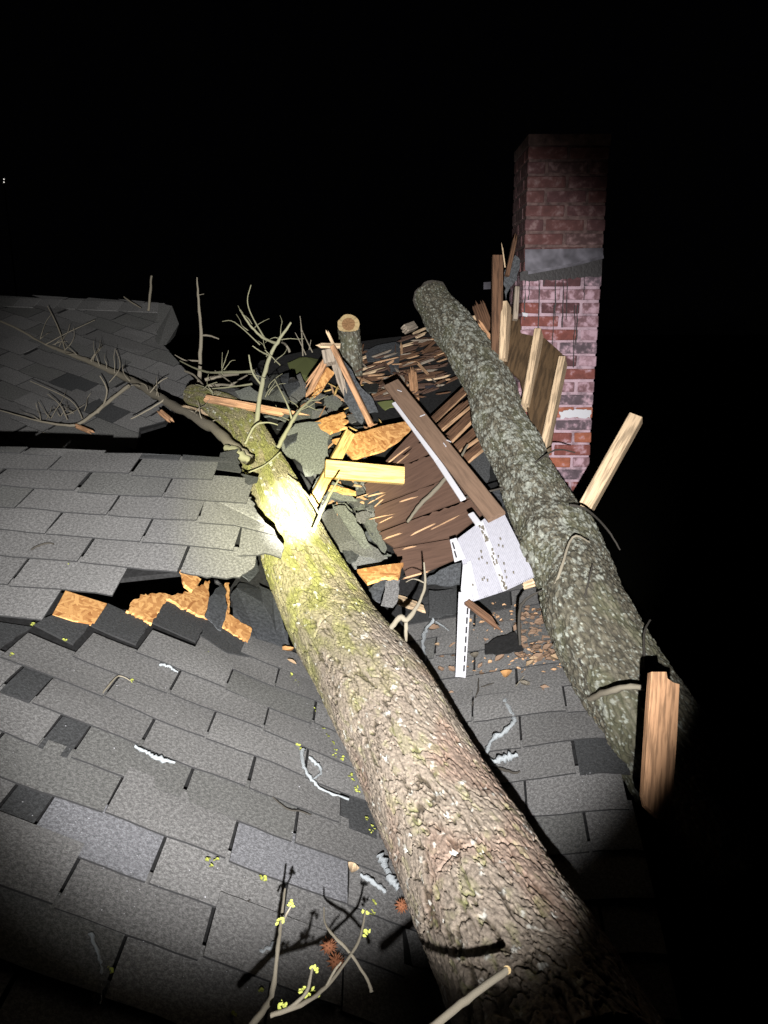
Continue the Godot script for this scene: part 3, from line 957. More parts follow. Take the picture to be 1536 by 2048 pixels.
# ---------------------------------------------------------------- trees
# a trunk with furrowed or lichen-grown bark; path of Vector4 (centre, radius)
func trunk(pts: Array, nu: int, step: float, style: int, cracks := []) -> ArrayMesh:
	var path := spline(pts, 12)
	var lens := PackedFloat32Array([0.0])
	for i in range(1, path.size()):
		var a: Vector4 = path[i - 1]
		var b: Vector4 = path[i]
		lens.append(lens[i - 1] + Vector3(b.x - a.x, b.y - a.y, b.z - a.z).length())
	var total := lens[lens.size() - 1]
	var nv := int(total / step) + 1
	var cell := FastNoiseLite.new()
	cell.seed = 11 + style
	cell.noise_type = FastNoiseLite.TYPE_CELLULAR
	cell.cellular_return_type = FastNoiseLite.RETURN_DISTANCE2_SUB
	cell.cellular_jitter = 1.0
	cell.fractal_type = FastNoiseLite.FRACTAL_NONE
	cell.frequency = 1.0
	var ns := FastNoiseLite.new()
	ns.seed = 31 + style
	ns.noise_type = FastNoiseLite.TYPE_SIMPLEX_SMOOTH
	ns.frequency = 1.0
	ns.fractal_octaves = 3
	var one := FastNoiseLite.new()
	one.seed = 77 + style
	one.noise_type = FastNoiseLite.TYPE_SIMPLEX_SMOOTH
	one.frequency = 1.0
	one.fractal_type = FastNoiseLite.FRACTAL_NONE
	var v := PackedVector3Array()
	var col := PackedColorArray()
	v.resize(nu * nv)
	col.resize(nu * nv)
	var up := Vector3(0, 1, 0.2)
	var seg := 0
	for i in nv:
		var l := minf(i * step, total)
		while seg < path.size() - 2 and lens[seg + 1] < l:
			seg += 1
		var f := clampf((l - lens[seg]) / maxf(lens[seg + 1] - lens[seg], 1e-6), 0, 1)
		var pa: Vector4 = path[seg]
		var pb: Vector4 = path[seg + 1]
		var pc := pa.lerp(pb, f)
		var pz: Vector4 = path[mini(seg + 2, path.size() - 1)] - path[maxi(seg - 1, 0)]
		var z := Vector3(pz.x, pz.y, pz.z).normalized()
		var x := (up - z * up.dot(z)).normalized()
		up = x
		var y := z.cross(x)
		var c := Vector3(pc.x, pc.y, pc.z)
		for k in nu:
			var a := TAU * k / nu
			var ca := cos(a)
			var sa := sin(a)
			var dir := x * ca + y * sa
			var r := pc.w
			var q := Vector3(ca * r, sa * r, l)
			var h := 0.0
			var co: Color
			var big := one.get_noise_3d(q.x * 5, q.y * 5, l * 2.2)
			if style == 0:
				var tw := a + 0.45 * l
				var qx := cos(tw) * 0.16
				var qy := sin(tw) * 0.16
				var w1 := ns.get_noise_3d(qx * 26, qy * 26, l * 9)
				var w2 := one.get_noise_3d(qx * 13 + 9, qy * 13, l * 6)
				var n1 := absf(one.get_noise_3d(qx * 24 + w1 * 0.55, qy * 24 + w1 * 0.4, l * 2.7 + w1 * 0.2))
				var n2 := absf(one.get_noise_3d(qx * 40 + 70 + w1 * 0.5, qy * 40, l * 6.0 + w2 * 0.3))
				var fine := ns.get_noise_3d(qx * 150, qy * 150, l * 62)
				var e2 := cell.get_noise_3d(qx * 105 + w1 * 0.8, qy * 105 + w2, l * 26) + 1.0
				var furrow := 1.0 - smoothstep(0.0, 0.17, n1)
				var small := 1.0 - smoothstep(0.0, 0.13, n2)
				var ridge := 1.0 - maxf(furrow, small * 0.75)
				h = -0.0075 * furrow - 0.0034 * small + 0.0022 * smoothstep(0.0, 0.45, e2) + 0.0016 * fine + 0.010 * big
				for cr in cracks:
					var off: float = l - cr[0] - 0.030 * one.get_noise_3d(q.x * 9, q.y * 9, cr[0] * 7) - 0.05 * sin(a + cr[2])
					h -= cr[1] * exp(-(off / 0.0045) ** 2) * smoothstep(-0.2, 0.25, one.get_noise_3d(qx * 12, qy * 12, cr[0] * 31))
				var red := smoothstep(-0.05, 0.5, one.get_noise_3d(q.x * 7 + 40, q.y * 7, l * 3.0) + 0.25 * sa - 0.5 * smoothstep(1.2, 2.0, l))
				var green := smoothstep(1.25, 2.0, l + 0.5 * ns.get_noise_3d(q.x * 6, q.y * 6, l * 4 + 30))
				co = Color(0.075, 0.060, 0.042).lerp(Color(0.235, 0.195, 0.158), smoothstep(0.10, 0.85, ridge + 0.30 * fine + 0.15 * w1))
				co = co.lerp(Color(0.19, 0.108, 0.08), red * 0.40)
				co = co.lerp(Color(0.178, 0.178, 0.056), green * (0.40 + 0.50 * smoothstep(-0.25, 0.3, w2 + 0.4 * fine)))
				co = co * (1.0 + 0.38 * fine + 0.18 * w1)
				co.a = 1.0
				if l < 1.4:
					co = co.lerp(Color(0.18, 0.19, 0.07), 0.55 * smoothstep(0.15, 0.45, w1) * (1.0 - ridge * 0.5))
				var li := ns.get_noise_3d(q.x * 22 + 5, q.y * 22, l * 16)
				co = co.lerp(Color(0.50, 0.50, 0.46), 0.75 * smoothstep(0.42, 0.58, li + 0.25 * fine))
			else:
				var w1 := ns.get_noise_3d(q.x * 14, q.y * 14, l * 9)
				var fine := ns.get_noise_3d(q.x * 110, q.y * 110, l * 60)
				var e := cell.get_noise_3d(q.x * 60 + w1, q.y * 60 + w1, l * 26) + 1.0
				var ridge := smoothstep(0.0, 0.4, e)
				h = 0.005 * ridge + 0.0022 * fine + 0.014 * big + 0.006 * w1 - 0.004
				for cr in cracks:
					var off: float = l - cr[0] - 0.05 * sin(a + cr[2])
					h += cr[1] * exp(-(off / cr[3]) ** 2)
				var li := ns.get_noise_3d(q.x * 24 + 5, q.y * 24, l * 19)
				var li2 := ns.get_noise_3d(q.x * 60 + 25, q.y * 60, l * 45)
				co = Color(0.060, 0.055, 0.042).lerp(Color(0.135, 0.122, 0.088), ridge * 0.7 + 0.3 * fine)
				co = co.lerp(Color(0.098, 0.102, 0.060), 0.5 * smoothstep(0.0, 0.4, one.get_noise_3d(q.x * 6, q.y * 6, l * 4 + 11)))
				var much := smoothstep(0.9, 1.35, l) - 0.35 * smoothstep(2.6, 3.4, l)
				var streak := one.get_noise_3d(q.x * 70, q.y * 70, l * 9)
				co = co.lerp(Color(0.21, 0.195, 0.15), 0.5 * smoothstep(0.15, 0.6, streak))
				co = co.lerp(Color(0.275, 0.285, 0.25), 0.82 * smoothstep(0.0, 0.16, li + 0.35 * fine + 0.20 * big - 0.40 + 0.33 * much))
				co = co.lerp(Color(0.40, 0.43, 0.38), 0.7 * smoothstep(0.34, 0.44, li2 + 0.2 * fine))
			v[i * nu + k] = c + dir * (r + h)
			col[i * nu + k] = co
	var nr := PackedVector3Array()
	nr.resize(nu * nv)
	var ix := PackedInt32Array()
	ix.resize((nv - 1) * nu * 6)
	var at := 0
	for i in nv:
		for k in nu:
			var kn := (k + 1) % nu
			var kp := (k + nu - 1) % nu
			var du := v[i * nu + kn] - v[i * nu + kp]
			var dv := v[mini(i + 1, nv - 1) * nu + k] - v[maxi(i - 1, 0) * nu + k]
			nr[i * nu + k] = du.cross(dv).normalized()
			if i < nv - 1:
				var p := i * nu + k
				var p2 := i * nu + kn
				ix[at] = p; ix[at + 1] = p + nu; ix[at + 2] = p2
				ix[at + 3] = p2; ix[at + 4] = p + nu; ix[at + 5] = p2 + nu
				at += 6
	return build(v, ix, nr, col)

func way(list: Array) -> Array:
	var out := []
	for q in list:
		var p := P(q[0], q[1], q[2])
		out.append(Vector4(p.x, p.y, p.z, q[3]))
	return out

func cap(center: Vector3, dir: Vector3, r: float, m: Material, parent: Node, called := "cut_end") -> void:
	# a sawn or broken end: slightly domed disc with an uneven rim
	var v := PackedVector3Array([center + dir * r * 0.12])
	var ix := PackedInt32Array()
	var x := dir.cross(Vector3(0.2, 1, 0.3)).normalized()
	var y := dir.cross(x)
	var n := 28
	for ring in [0.5, 1.0]:
		for k in n:
			var a := TAU * k / n
			v.append(center + (x * cos(a) + y * sin(a)) * r * ring * (1.0 + rng.randf_range(-0.03, 0.03)) + dir * rng.randf_range(-0.05, 0.12) * r)
	for k in n:
		var j := (k + 1) % n
		ix.append_array([0, 1 + k, 1 + j, 1 + k, 1 + n + k, 1 + j, 1 + j, 1 + n + k, 1 + n + j])
	mi(called, build(v, ix), m, parent)

func trees():
	# ---- the mossy trunk across the middle
	var t := thing("fallen_tree", "thick mossy tree trunk lying across the middle of the broken roof", "tree", "fallen trees", P(960, 1900, 1.6))
	mi("trunk", trunk(way([[1215, 2260, 1.13, 0.165], [1122, 2075, 1.33, 0.165], [1040, 1925, 1.51, 0.166], [964, 1780, 1.73, 0.165], [873, 1600, 2.03, 0.166], [768, 1400, 2.45, 0.168], [668, 1250, 2.84, 0.163], [600, 1115, 3.06, 0.142], [550, 985, 3.24, 0.108], [510, 885, 3.5, 0.082], [470, 832, 3.75, 0.074], [425, 806, 3.95, 0.066], [385, 790, 4.2, 0.05]]), 380, 0.0034, 0, [[0.50, 0.012, 2.0], [1.72, 0.011, 1.0]]), M.bark, t)
	var knot := P(938, 1700, 1.68)
	cap(knot, (EYE - knot).normalized(), 0.017, M.grime, t, "knot")
	# its long limb over the far slope
	mi("limb", tube([[500, 922, 3.16, 0.026], [468, 893, 3.25, 0.024], [420, 852, 3.6, 0.024], [372, 825, 4.0, 0.024], [320, 795, 4.45, 0.025], [255, 757, 4.95, 0.023], [190, 728, 5.25, 0.018], [140, 708, 5.45, 0.014], [88, 688, 5.65, 0.011], [30, 655, 5.85, 0.008], [-30, 630, 6.0, 0.006]], 12, 0.13, 6), M.twig_bark, t)
	for q in [[[258, 772, 4.9, 0.0130], [206, 813, 4.75, 0.0122], [187, 828, 4.72, 0.0115], [150, 850, 4.65, 0.0094], [94, 845, 4.66, 0.0065], [40, 832, 4.7, 0.0043], [-20, 815, 4.75, 0.0029]], [[206, 815, 4.75, 0.0058], [214, 780, 4.7, 0.0050], [200, 752, 4.7, 0.0036]], [[131, 704, 5.4, 0.0050], [118, 660, 5.5, 0.0043], [95, 612, 5.6, 0.0029]], [[300, 785, 4.5, 0.0043], [318, 765, 4.5, 0.0036], [335, 755, 4.5, 0.0022]], [[328, 800, 4.3, 0.0058], [300, 818, 4.3, 0.0050], [262, 838, 4.3, 0.0029]], [[218, 765, 4.9, 0.0036], [240, 735, 4.95, 0.0029], [232, 700, 5.0, 0.0022]], [[90, 690, 5.6, 0.0036], [130, 668, 5.6, 0.0029], [190, 640, 5.65, 0.0022]], [[135, 840, 4.65, 0.0036], [120, 810, 4.66, 0.0029], [95, 788, 4.7, 0.0022]], [[165, 838, 4.66, 0.0036], [140, 800, 4.7, 0.0029], [60, 762, 4.75, 0.0022]]]:
		mi("twig", tube(q, 6), M.twig_bark, t)
	for k in 34:
		var f := rng.randf()
		var x := lerpf(60, 420, f)
		var y := lerpf(672, 850, pow(f, 1.15))
		var d := lerpf(5.7, 3.6, f)
		if k % 3 == 0:
			x = lerpf(60, 215, f)
			y = lerpf(846, 812, f)
			d = 4.68
		var a := rng.randf_range(-2.6, -0.5)
		var r := rng.randf_range(18, 60)
		var list := [[x, y, d, 0.0032]]
		for j in range(1, 4):
			a += rng.randf_range(-0.5, 0.5)
			x += cos(a) * r / 3
			y += sin(a) * r / 3
			list.append([x, y, d + rng.randf_range(-0.04, 0.03) * j, 0.0030 - j * 0.0006])
		mi("twig", tube(list, 5, 0.15, 3), M.twig_bark, t)
	# leafless sprigs standing on the trunk
	for q in [[[512, 848, 3.5, 0.0120], [522, 780, 3.48, 0.0101], [537, 720, 3.46, 0.0090], [555, 685, 3.45, 0.0083], [582, 645, 3.44, 0.0045]], [[555, 687, 3.45, 0.0075], [525, 675, 3.5, 0.0060], [500, 650, 3.5, 0.0053], [480, 620, 3.5, 0.0037]], [[530, 678, 3.5, 0.0045], [503, 630, 3.55, 0.0030], [495, 600, 3.55, 0.0023], [502, 570, 3.55, 0.0019]], [[540, 712, 3.46, 0.0045], [520, 702, 3.5, 0.0030], [505, 692, 3.5, 0.0023]], [[524, 772, 3.48, 0.0053], [505, 745, 3.45, 0.0045], [498, 710, 3.45, 0.0030]], [[510, 742, 3.5, 0.0075], [450, 745, 3.7, 0.0067], [405, 742, 3.9, 0.0053], [360, 722, 4.1, 0.0030]], [[505, 768, 3.5, 0.0045], [460, 774, 3.6, 0.0037], [415, 778, 3.7, 0.0023]], [[556, 896, 3.2, 0.0097], [575, 860, 3.25, 0.0083], [596, 825, 3.3, 0.0067], [626, 795, 3.4, 0.0045]], [[585, 845, 3.3, 0.0045], [575, 810, 3.3, 0.0037], [560, 780, 3.35, 0.0030], [550, 760, 3.4, 0.0023]], [[490, 888, 3.3, 0.0060], [510, 852, 3.3, 0.0045], [535, 845, 3.3, 0.0037], [556, 850, 3.3, 0.0023]], [[560, 905, 3.2, 0.0037], [530, 930, 3.15, 0.0030], [486, 950, 3.1, 0.0023]], [[625, 1065, 2.75, 0.0067], [645, 1020, 2.78, 0.0060], [662, 985, 2.8, 0.0053], [680, 955, 2.85, 0.0030]], [[640, 1030, 2.78, 0.0045], [610, 985, 2.85, 0.0037], [575, 955, 2.95, 0.0023]], [[520, 690, 3.5, 0.0030], [470, 645, 3.55, 0.0023], [445, 643, 3.6, 0.0015]], [[560, 730, 3.46, 0.0030], [545, 715, 3.4, 0.0023], [530, 700, 3.4, 0.0015]]]:
		mi("sprig", tube(q, 7), M.twig_green, t)
	for k in 26:
		var root: Array = [[537, 720], [525, 780], [560, 680], [590, 830], [450, 745], [430, 778], [500, 660], [615, 800], [520, 760]][k % 9]
		var x: float = root[0] + rng.randf_range(-12, 12)
		var y: float = root[1] + rng.randf_range(-15, 15)
		var d := rng.randf_range(3.4, 3.6)
		var a := rng.randf_range(-2.9, -0.2)
		var list := [[x, y, d, 0.0026]]
		for j in range(1, 4):
			a += rng.randf_range(-0.6, 0.6)
			x += cos(a) * rng.randf_range(8, 20)
			y += sin(a) * rng.randf_range(8, 20)
			list.append([x, y, d + 0.02 * j, 0.0025 - j * 0.0005])
		mi("sprig", tube(list, 5, 0.15, 3), M.twig_green, t)
	mi("knob", tube([[452, 895, 3.2, 0.012], [475, 905, 3.15, 0.018], [498, 920, 3.12, 0.016]], 9, 0.2), M.twig_green, t)
	# small shoot leaning on the trunk beside the white strips
	for q in [[[782, 1255, 2.62, 0.010], [800, 1236, 2.6, 0.010], [816, 1238, 2.6, 0.009], [838, 1205, 2.65, 0.006], [850, 1170, 2.7, 0.005], [848, 1125, 2.75, 0.003]], [[812, 1238, 2.6, 0.008], [812, 1262, 2.6, 0.007], [812, 1282, 2.62, 0.004]], [[848, 1165, 2.7, 0.003], [828, 1158, 2.72, 0.002], [812, 1164, 2.74, 0.0015]]]:
		mi("shoot", tube(q, 7), M.twig_bark, t)
	# ---- the grey lichened trunk behind
	var g := thing("fallen_tree", "grey lichen-spotted tree trunk lying beside the brick chimney", "tree", "fallen trees", P(1240, 1370, 2.5))
	var gw := way([[1490, 1790, 2.0, 0.142], [1412, 1640, 2.15, 0.145], [1332, 1500, 2.30, 0.148], [1256, 1370, 2.48, 0.150], [1188, 1250, 2.68, 0.150], [1138, 1130, 2.98, 0.150], [1090, 1035, 3.22, 0.142], [1048, 940, 3.5, 0.127], [1005, 845, 3.75, 0.125], [975, 765, 3.98, 0.126], [928, 690, 4.25, 0.122], [886, 630, 4.5, 0.117], [862, 596, 4.65, 0.112]])
	mi("trunk", trunk(gw, 300, 0.0050, 1, [[1.40, 0.016, 1.3, 0.07], [2.4, 0.010, 0.5, 0.05]]), M.bark, g)
	var e1: Vector4 = gw[12]
	var e0: Vector4 = gw[11]
	var end_dir := Vector3(e1.x - e0.x, e1.y - e0.y, e1.z - e0.z).normalized()
	cap(Vector3(e1.x, e1.y, e1.z), end_dir, 0.112, M.twig_dark, g)
	for q in [[[1178, 1398, 2.42, 0.010], [1215, 1383, 2.28, 0.010], [1262, 1373, 2.22, 0.009], [1312, 1380, 2.22, 0.006]], [[1100, 1190, 2.78, 0.006], [1118, 1150, 2.72, 0.006], [1145, 1075, 2.8, 0.005], [1180, 1085, 2.75, 0.003]]]:
		mi("vine", tube(q, 7), M.twig_bark, g)
	for q in [[[1140, 1010, 3.0, 0.006], [1175, 1020, 2.95, 0.005], [1215, 1060, 2.8, 0.004], [1240, 1100, 2.75, 0.003]], [[930, 995, 3.4, 0.005], [1010, 975, 3.35, 0.005], [1080, 965, 3.3, 0.005], [1135, 1000, 3.2, 0.004], [1160, 1010, 3.1, 0.003]], [[950, 795, 3.85, 0.006], [985, 790, 3.78, 0.005], [1010, 785, 3.75, 0.004]], [[1155, 1300, 2.5, 0.006], [1165, 1330, 2.46, 0.005], [1150, 1250, 2.56, 0.005], [1170, 1190, 2.6, 0.004], [1185, 1130, 2.68, 0.003]], [[1110, 1230, 2.72, 0.005], [1102, 1170, 2.82, 0.005], [1115, 1110, 2.85, 0.004], [1095, 1090, 2.95, 0.003]], [[1290, 1340, 2.35, 0.005], [1288, 1270, 2.44, 0.004], [1300, 1240, 2.5, 0.003]], [[1065, 930, 3.3, 0.004], [1110, 900, 3.35, 0.004], [1150, 905, 3.4, 0.003]], [[1040, 1290, 2.85, 0.005], [1038, 1230, 2.85, 0.006], [1050, 1200, 2.82, 0.005], [1085, 1180, 2.78, 0.003]]]:
		mi("tendril", tube(q, 6), M.twig_dark, g)
	# ---- sawn log standing behind
	var s := thing("log", "short sawn log standing upright behind the broken rafters", "log", "", P(702, 728, 4.8))
	var sw := way([[706, 760, 4.85, 0.068], [702, 715, 4.82, 0.066], [699, 680, 4.78, 0.066], [697, 652, 4.72, 0.067]])
	mi("trunk", trunk(sw, 90, 0.008, 1), M.bark, s)
	var tip := P(697, 650, 4.72)
	var face := (P(697, 640, 4.5) - P(699, 668, 4.72)).normalized()
	cap(tip, face, 0.067, M.cut_wood, s)
	cap(tip + face * 0.012, face, 0.040, M.heart_wood, s, "rotten_core")
	# ---- bare branches beyond the gap
	var u := thing("branch", "tall bare upright branch beyond the tip of the far roof slope", "branch", "bare branches beyond the roof gap", P(398, 780, 4.7))
	for q in [[[398, 790, 4.7, 0.013], [400, 720, 4.7, 0.012], [402, 660, 4.7, 0.010], [397, 600, 4.7, 0.008], [394, 555, 4.7, 0.004]], [[402, 671, 4.7, 0.006], [420, 672, 4.68, 0.006], [438, 678, 4.66, 0.004]], [[400, 722, 4.7, 0.006], [370, 720, 4.72, 0.005], [350, 710, 4.75, 0.003]], [[398, 590, 4.7, 0.003], [408, 588, 4.68, 0.002]]]:
		mi("twig", tube(q, 7), M.twig_bark, u)
	var u2 := mi("branch", tube([[297, 622, 5.95, 0.010], [300, 590, 5.95, 0.010], [303, 552, 5.95, 0.008]], 7), M.twig_bark)
	tag(u2, "short bare branch stub poking up at the end of the far ridge", "branch", "bare branches beyond the roof gap")
	var u3 := mi("branch", tube([[248, 594, 5.9, 0.005], [262, 604, 5.85, 0.006], [282, 616, 5.8, 0.004]], 6), M.twig_bark)
	tag(u3, "thin slanting twig on top of the far ridge", "branch", "bare branches beyond the roof gap")
	var u4 := thing("branch", "fine dark twigs fanning out between the sprigs and the log", "branch", "bare branches beyond the roof gap", P(605, 700, 4.6))
	for q in [[[606, 712, 4.6, 0.005], [603, 660, 4.6, 0.004], [600, 632, 4.6, 0.002]], [[612, 710, 4.6, 0.004], [598, 680, 4.6, 0.003], [590, 665, 4.6, 0.002]], [[625, 705, 4.6, 0.004], [608, 670, 4.6, 0.003], [602, 655, 4.6, 0.002]], [[580, 705, 4.4, 0.008], [572, 690, 4.4, 0.007], [562, 684, 4.3, 0.006]], [[618, 700, 4.6, 0.003], [622, 680, 4.6, 0.002]]]:
		mi("twig", tube(q, 6), M.twig_bark, u4)
	var heap := thing("branch", "tangle of pale broken twigs below the upright branch", "branch", "bare branches beyond the roof gap", P(450, 760, 4.4))
	for q in [[[410, 760, 4.4, 0.010], [440, 752, 4.4, 0.010], [478, 748, 4.3, 0.008]], [[400, 780, 4.4, 0.010], [430, 770, 4.4, 0.011], [470, 772, 4.3, 0.008]], [[440, 785, 4.3, 0.006], [470, 765, 4.3, 0.006], [495, 750, 4.2, 0.004]], [[370, 742, 4.6, 0.006], [390, 752, 4.5, 0.006], [410, 775, 4.4, 0.004]], [[430, 742, 4.4, 0.004], [455, 760, 4.3, 0.004], [480, 780, 4.2, 0.003]]]:
		mi("twig", tube(q, 7), M.twig_bark, heap)

# ---------------------------------------------------------------- wreckage
func one(o: MeshInstance3D, label: String, category: String, group := "") -> MeshInstance3D:
	tag(o, label, category, group)
	return o

func bp(x: float, y: float, lift: float) -> Vector3:
	return hit(B, x, y, lift)

func lumber(called: String, a: Array, b: Array, w: float, t: float, face: Vector3, m: Material, label: String, broken := 0, group := "broken timbers in the wreckage") -> MeshInstance3D:
	return one(beam(called, P(a[0], a[1], a[2]), P(b[0], b[1], b[2]), w, t, face, m, null, broken), label, "lumber", group)

func wreckage():
	var toward := Vector3(0, 0.25, 1).normalized()
	# ---- stained siding sheet, split along its boards
	var sid := plane3(P(815, 1158, 3.30), P(905, 1120, 3.34), P(850, 860, 3.85))
	var panel := thing("siding_panel", "dark brown wooden siding sheet split into fanned boards between the trunks", "siding", "", P(815, 1158, 3.32))
	var i := 0
	for o in [[786, 1099, 845, 1089, 905, 1079, 912, 1118, 862, 1140, 815, 1158, 802, 1130], [758, 1067, 840, 1036, 948, 998, 965, 1030, 908, 1074, 845, 1085, 787, 1095, 772, 1085], [746, 1017, 835, 983, 940, 942, 950, 992, 840, 1031, 757, 1062], [728, 970, 790, 940, 905, 893, 938, 938, 835, 979, 743, 1013], [738, 962, 792, 921, 878, 858, 902, 889, 790, 936], [772, 923, 822, 868, 850, 843, 876, 855, 790, 919]]:
		var n: int = o.size() / 2
		piece("board", rough(v2(o), 7, 3.0, [n - 1, 1] if i > 0 else [n - 1, n - 2]), sid, 0.004 * (i % 3), 0.010, M.stained, Vector2(1, -0.37 + (0.15 if i == 0 else -0.06 * i)), panel)
		i += 1
	for q in [[735, 985, 775, 970], [738, 1005, 770, 990], [748, 1035, 785, 1020], [755, 1050, 790, 1038], [742, 1020, 768, 1008], [762, 1072, 800, 1060], [800, 1090, 840, 1082], [870, 1060, 930, 1032], [830, 1070, 880, 1050], [790, 935, 830, 903], [800, 1000, 835, 985], [815, 1155, 860, 1137], [775, 918, 815, 884]]:
		var slip := Vector2(rng.randf_range(-9, 9), rng.randf_range(-9, 9))
		beam("splinter", hit(sid, q[0] + slip.x, q[1] + slip.y, 0.013), hit(sid, lerpf(q[0], q[2], rng.randf_range(0.5, 1.2)) + slip.x, lerpf(q[1], q[3], rng.randf_range(0.5, 1.2)) + slip.y, 0.013), rng.randf_range(0.003, 0.008), 0.004, sid.n, M.splinter, panel, 3)
	# ---- splintered siding boards sticking out past the fascia board
	var k := 0
	for q in [[855, 850, 938, 772, 0.045, 0], [862, 850, 943, 776, 0.018, 1], [868, 864, 946, 792, 0.04, 0], [876, 868, 955, 802, 0.018, 1], [888, 884, 958, 815, 0.055, 0], [897, 890, 962, 826, 0.016, 1], [905, 902, 978, 838, 0.05, 0], [914, 907, 998, 851, 0.02, 1], [926, 922, 990, 866, 0.05, 0], [930, 930, 986, 884, 0.014, 1]]:
		var lift := 0.19 - 0.004 * k
		var pale: bool = q[5] == 1
		one(beam("splintered_board", bp(q[0], q[1], lift), bp(q[2], q[3], lift + 0.03), q[4], 0.010, B.n, M.splinter if pale else M.old_board, null, 1), "%s %s" % ["pale raw splinter" if pale else "torn brown siding board", "above the dark siding sheet, %s of ten from the top" % ["first", "second", "third", "fourth", "fifth", "sixth", "seventh", "eighth", "ninth", "tenth"][k]], "board", "splintered boards between fascia and grey trunk")
		k += 1
	# ---- fascia board with its white trim strip
	var fas := thing("fascia_board", "long brown fascia board edged with a thin white trim strip", "board", "", P(1000, 1030, 3.15))
	var fa := P(783, 768, 3.85)
	var fb := P(993, 1034, 3.12)
	beam("board", fa, fb, 0.080, 0.022, Vector3(-0.1, 0.62, 0.78), M.weathered, fas)
	for seg in [[789, 806, 3.78, 832, 862, 3.62], [833, 864, 3.61, 874, 920, 3.46], [875, 922, 3.455, 926, 999, 3.25], [942, 1028, 3.18, 957, 1048, 3.12]]:
		beam("trim_strip", P(seg[0], seg[1], seg[2] - 0.02), P(seg[3], seg[4], seg[5] - 0.02), 0.026, 0.012, Vector3(-0.1, 0.62, 0.78), M.vinyl, fas)
	for q in [[840, 833, 850, 829, 3.62], [893, 880, 902, 884, 3.47], [887, 886, 892, 893, 3.46], [795, 780, 803, 783, 3.75]]:
		beam("bent_nail", P(q[0], q[1], q[4]), P(q[2], q[3], q[4] - 0.02), 0.004, 0.004, Vector3(0, 1, 1), M.vinyl, fas)
	# ---- white perforated soffit panel
	var so := plane3(P(905, 1085, 3.2), P(1003, 1015, 3.22), P(935, 1200, 2.98))
	var sof := thing("soffit_panel", "white perforated vinyl soffit panel flecked with dirt", "soffit", "", P(935, 1205, 2.98))
	piece("panel", v2([916, 1079, 960, 1046, 1002, 1015, 1036, 1082, 1070, 1152, 1010, 1180, 938, 1204, 930, 1150]), so, -0.004, 0.012, M.vinyl_holes, Vector2(0.45, 1), sof)
	piece("rib", v2([957, 1048, 966, 1042, 1016, 1178, 1006, 1182]), so, 0.005, 0.006, M.vinyl, Vector2(0.35, 1), sof)
	piece("rib", v2([934, 1125, 942, 1122, 958, 1196, 948, 1200]), so, 0.005, 0.006, M.vinyl, Vector2(0.25, 1), sof)
	piece("nailing_flange", v2([900, 1080, 913, 1076, 931, 1116, 909, 1124]), so, 0.012, 0.004, M.vinyl, Vector2(0.3, 1), sof)
	for f in [[905, 1085, 909, 1098], [909, 1102, 913, 1115]]:
		beam("slot", hit(so, f[0], f[1], 0.0155), hit(so, f[2], f[3], 0.0155), 0.006, 0.002, so.n, M.slot, sof)
	piece("nailing_flange", v2([926, 1130, 936, 1128, 946, 1200, 930, 1206, 922, 1180]), so, 0.012, 0.004, M.vinyl, Vector2(0.3, 1), sof)
	for n in 52:
		var f := rng.randf()
		var c := Vector2(lerpf(962, 1011, f) + rng.randf_range(-4, 4), lerpf(1050, 1178, f))
		if n > 34:
			c = Vector2(rng.randf_range(940, 1040), rng.randf_range(1070, 1170))
		piece("dirt_fleck", rough([c + Vector2(-1.6, -1.5), c + Vector2(1.4, -1.7), c + Vector2(1.6, 3.0), c + Vector2(-1.0, 2.4)], 2, 0.8), so, 0.010, 0.003, M.grime, Vector2(1, 0), sof)
	# ---- loose slotted trim strip lying on the shingles
	var strip := thing("trim_strip", "white slotted vinyl trim strip lying on the shingles below the soffit panel", "trim", "", P(922, 1354, 2.75))
	var sp := plane3(P(918, 1185, 3.05), P(942, 1185, 3.05), P(920, 1352, 2.72))
	piece("flange", v2([917, 1186, 942, 1187, 931, 1355, 911, 1352]), sp, 0.0, 0.003, M.vinyl, Vector2(0, 1), strip)
	piece("lip", v2([917, 1186, 923, 1186, 917, 1352, 911, 1352]), sp, 0.006, 0.010, M.vinyl, Vector2(0, 1), strip)
	piece("lip", v2([928, 1187, 931, 1187, 923, 1353, 920, 1353]), sp, 0.004, 0.007, M.vinyl, Vector2(0, 1), strip)
	for n in 8:
		var f0 := 0.06 + n * 0.115
		var x := lerpf(937, 927, f0)
		var y := lerpf(1187, 1353, f0)
		piece("slot", [Vector2(x - 1.6, y), Vector2(x + 1.6, y), Vector2(x + 1.0, y + 12), Vector2(x - 2.2, y + 12)], sp, 0.003, 0.002, M.slot, Vector2(0, 1), strip)
	# ---- bright yellow stud and the boards round it
	lumber("stud", [650, 938, 3.38], [807, 952, 3.46], 0.078, 0.038, Vector3(0.0, 0.42, 0.9), M.lumber_yellow, "bright yellow sawn stud jutting out over the brown siding sheet")
	lumber("stud", [698, 868, 3.72], [626, 1006, 3.34], 0.050, 0.038, Vector3(0.3, 0.3, 0.9), M.lumber_yellow, "yellow stud slanting down behind the jutting stud to the mossy trunk")
	one(piece("osb_scrap", rough(v2([664, 882, 700, 872, 760, 855, 812, 845, 822, 858, 800, 880, 770, 900, 705, 920, 688, 898]), 12, 1.0), plane3(P(664, 882, 3.75), P(815, 850, 3.85), P(705, 918, 3.62)), 0.0, 0.012, M.osb, Vector2(1, -0.2)), "large honey-coloured strand board scrap above the yellow stud", "board", "strand board scraps")
	one(piece("osb_scrap", rough(v2([660, 972, 690, 978, 712, 985, 712, 990, 680, 985, 655, 980]), 9, 2.0), B, 0.33, 0.012, M.osb, Vector2(1, 0.2)), "small yellow strand board sliver under the jutting stud", "board", "strand board scraps")
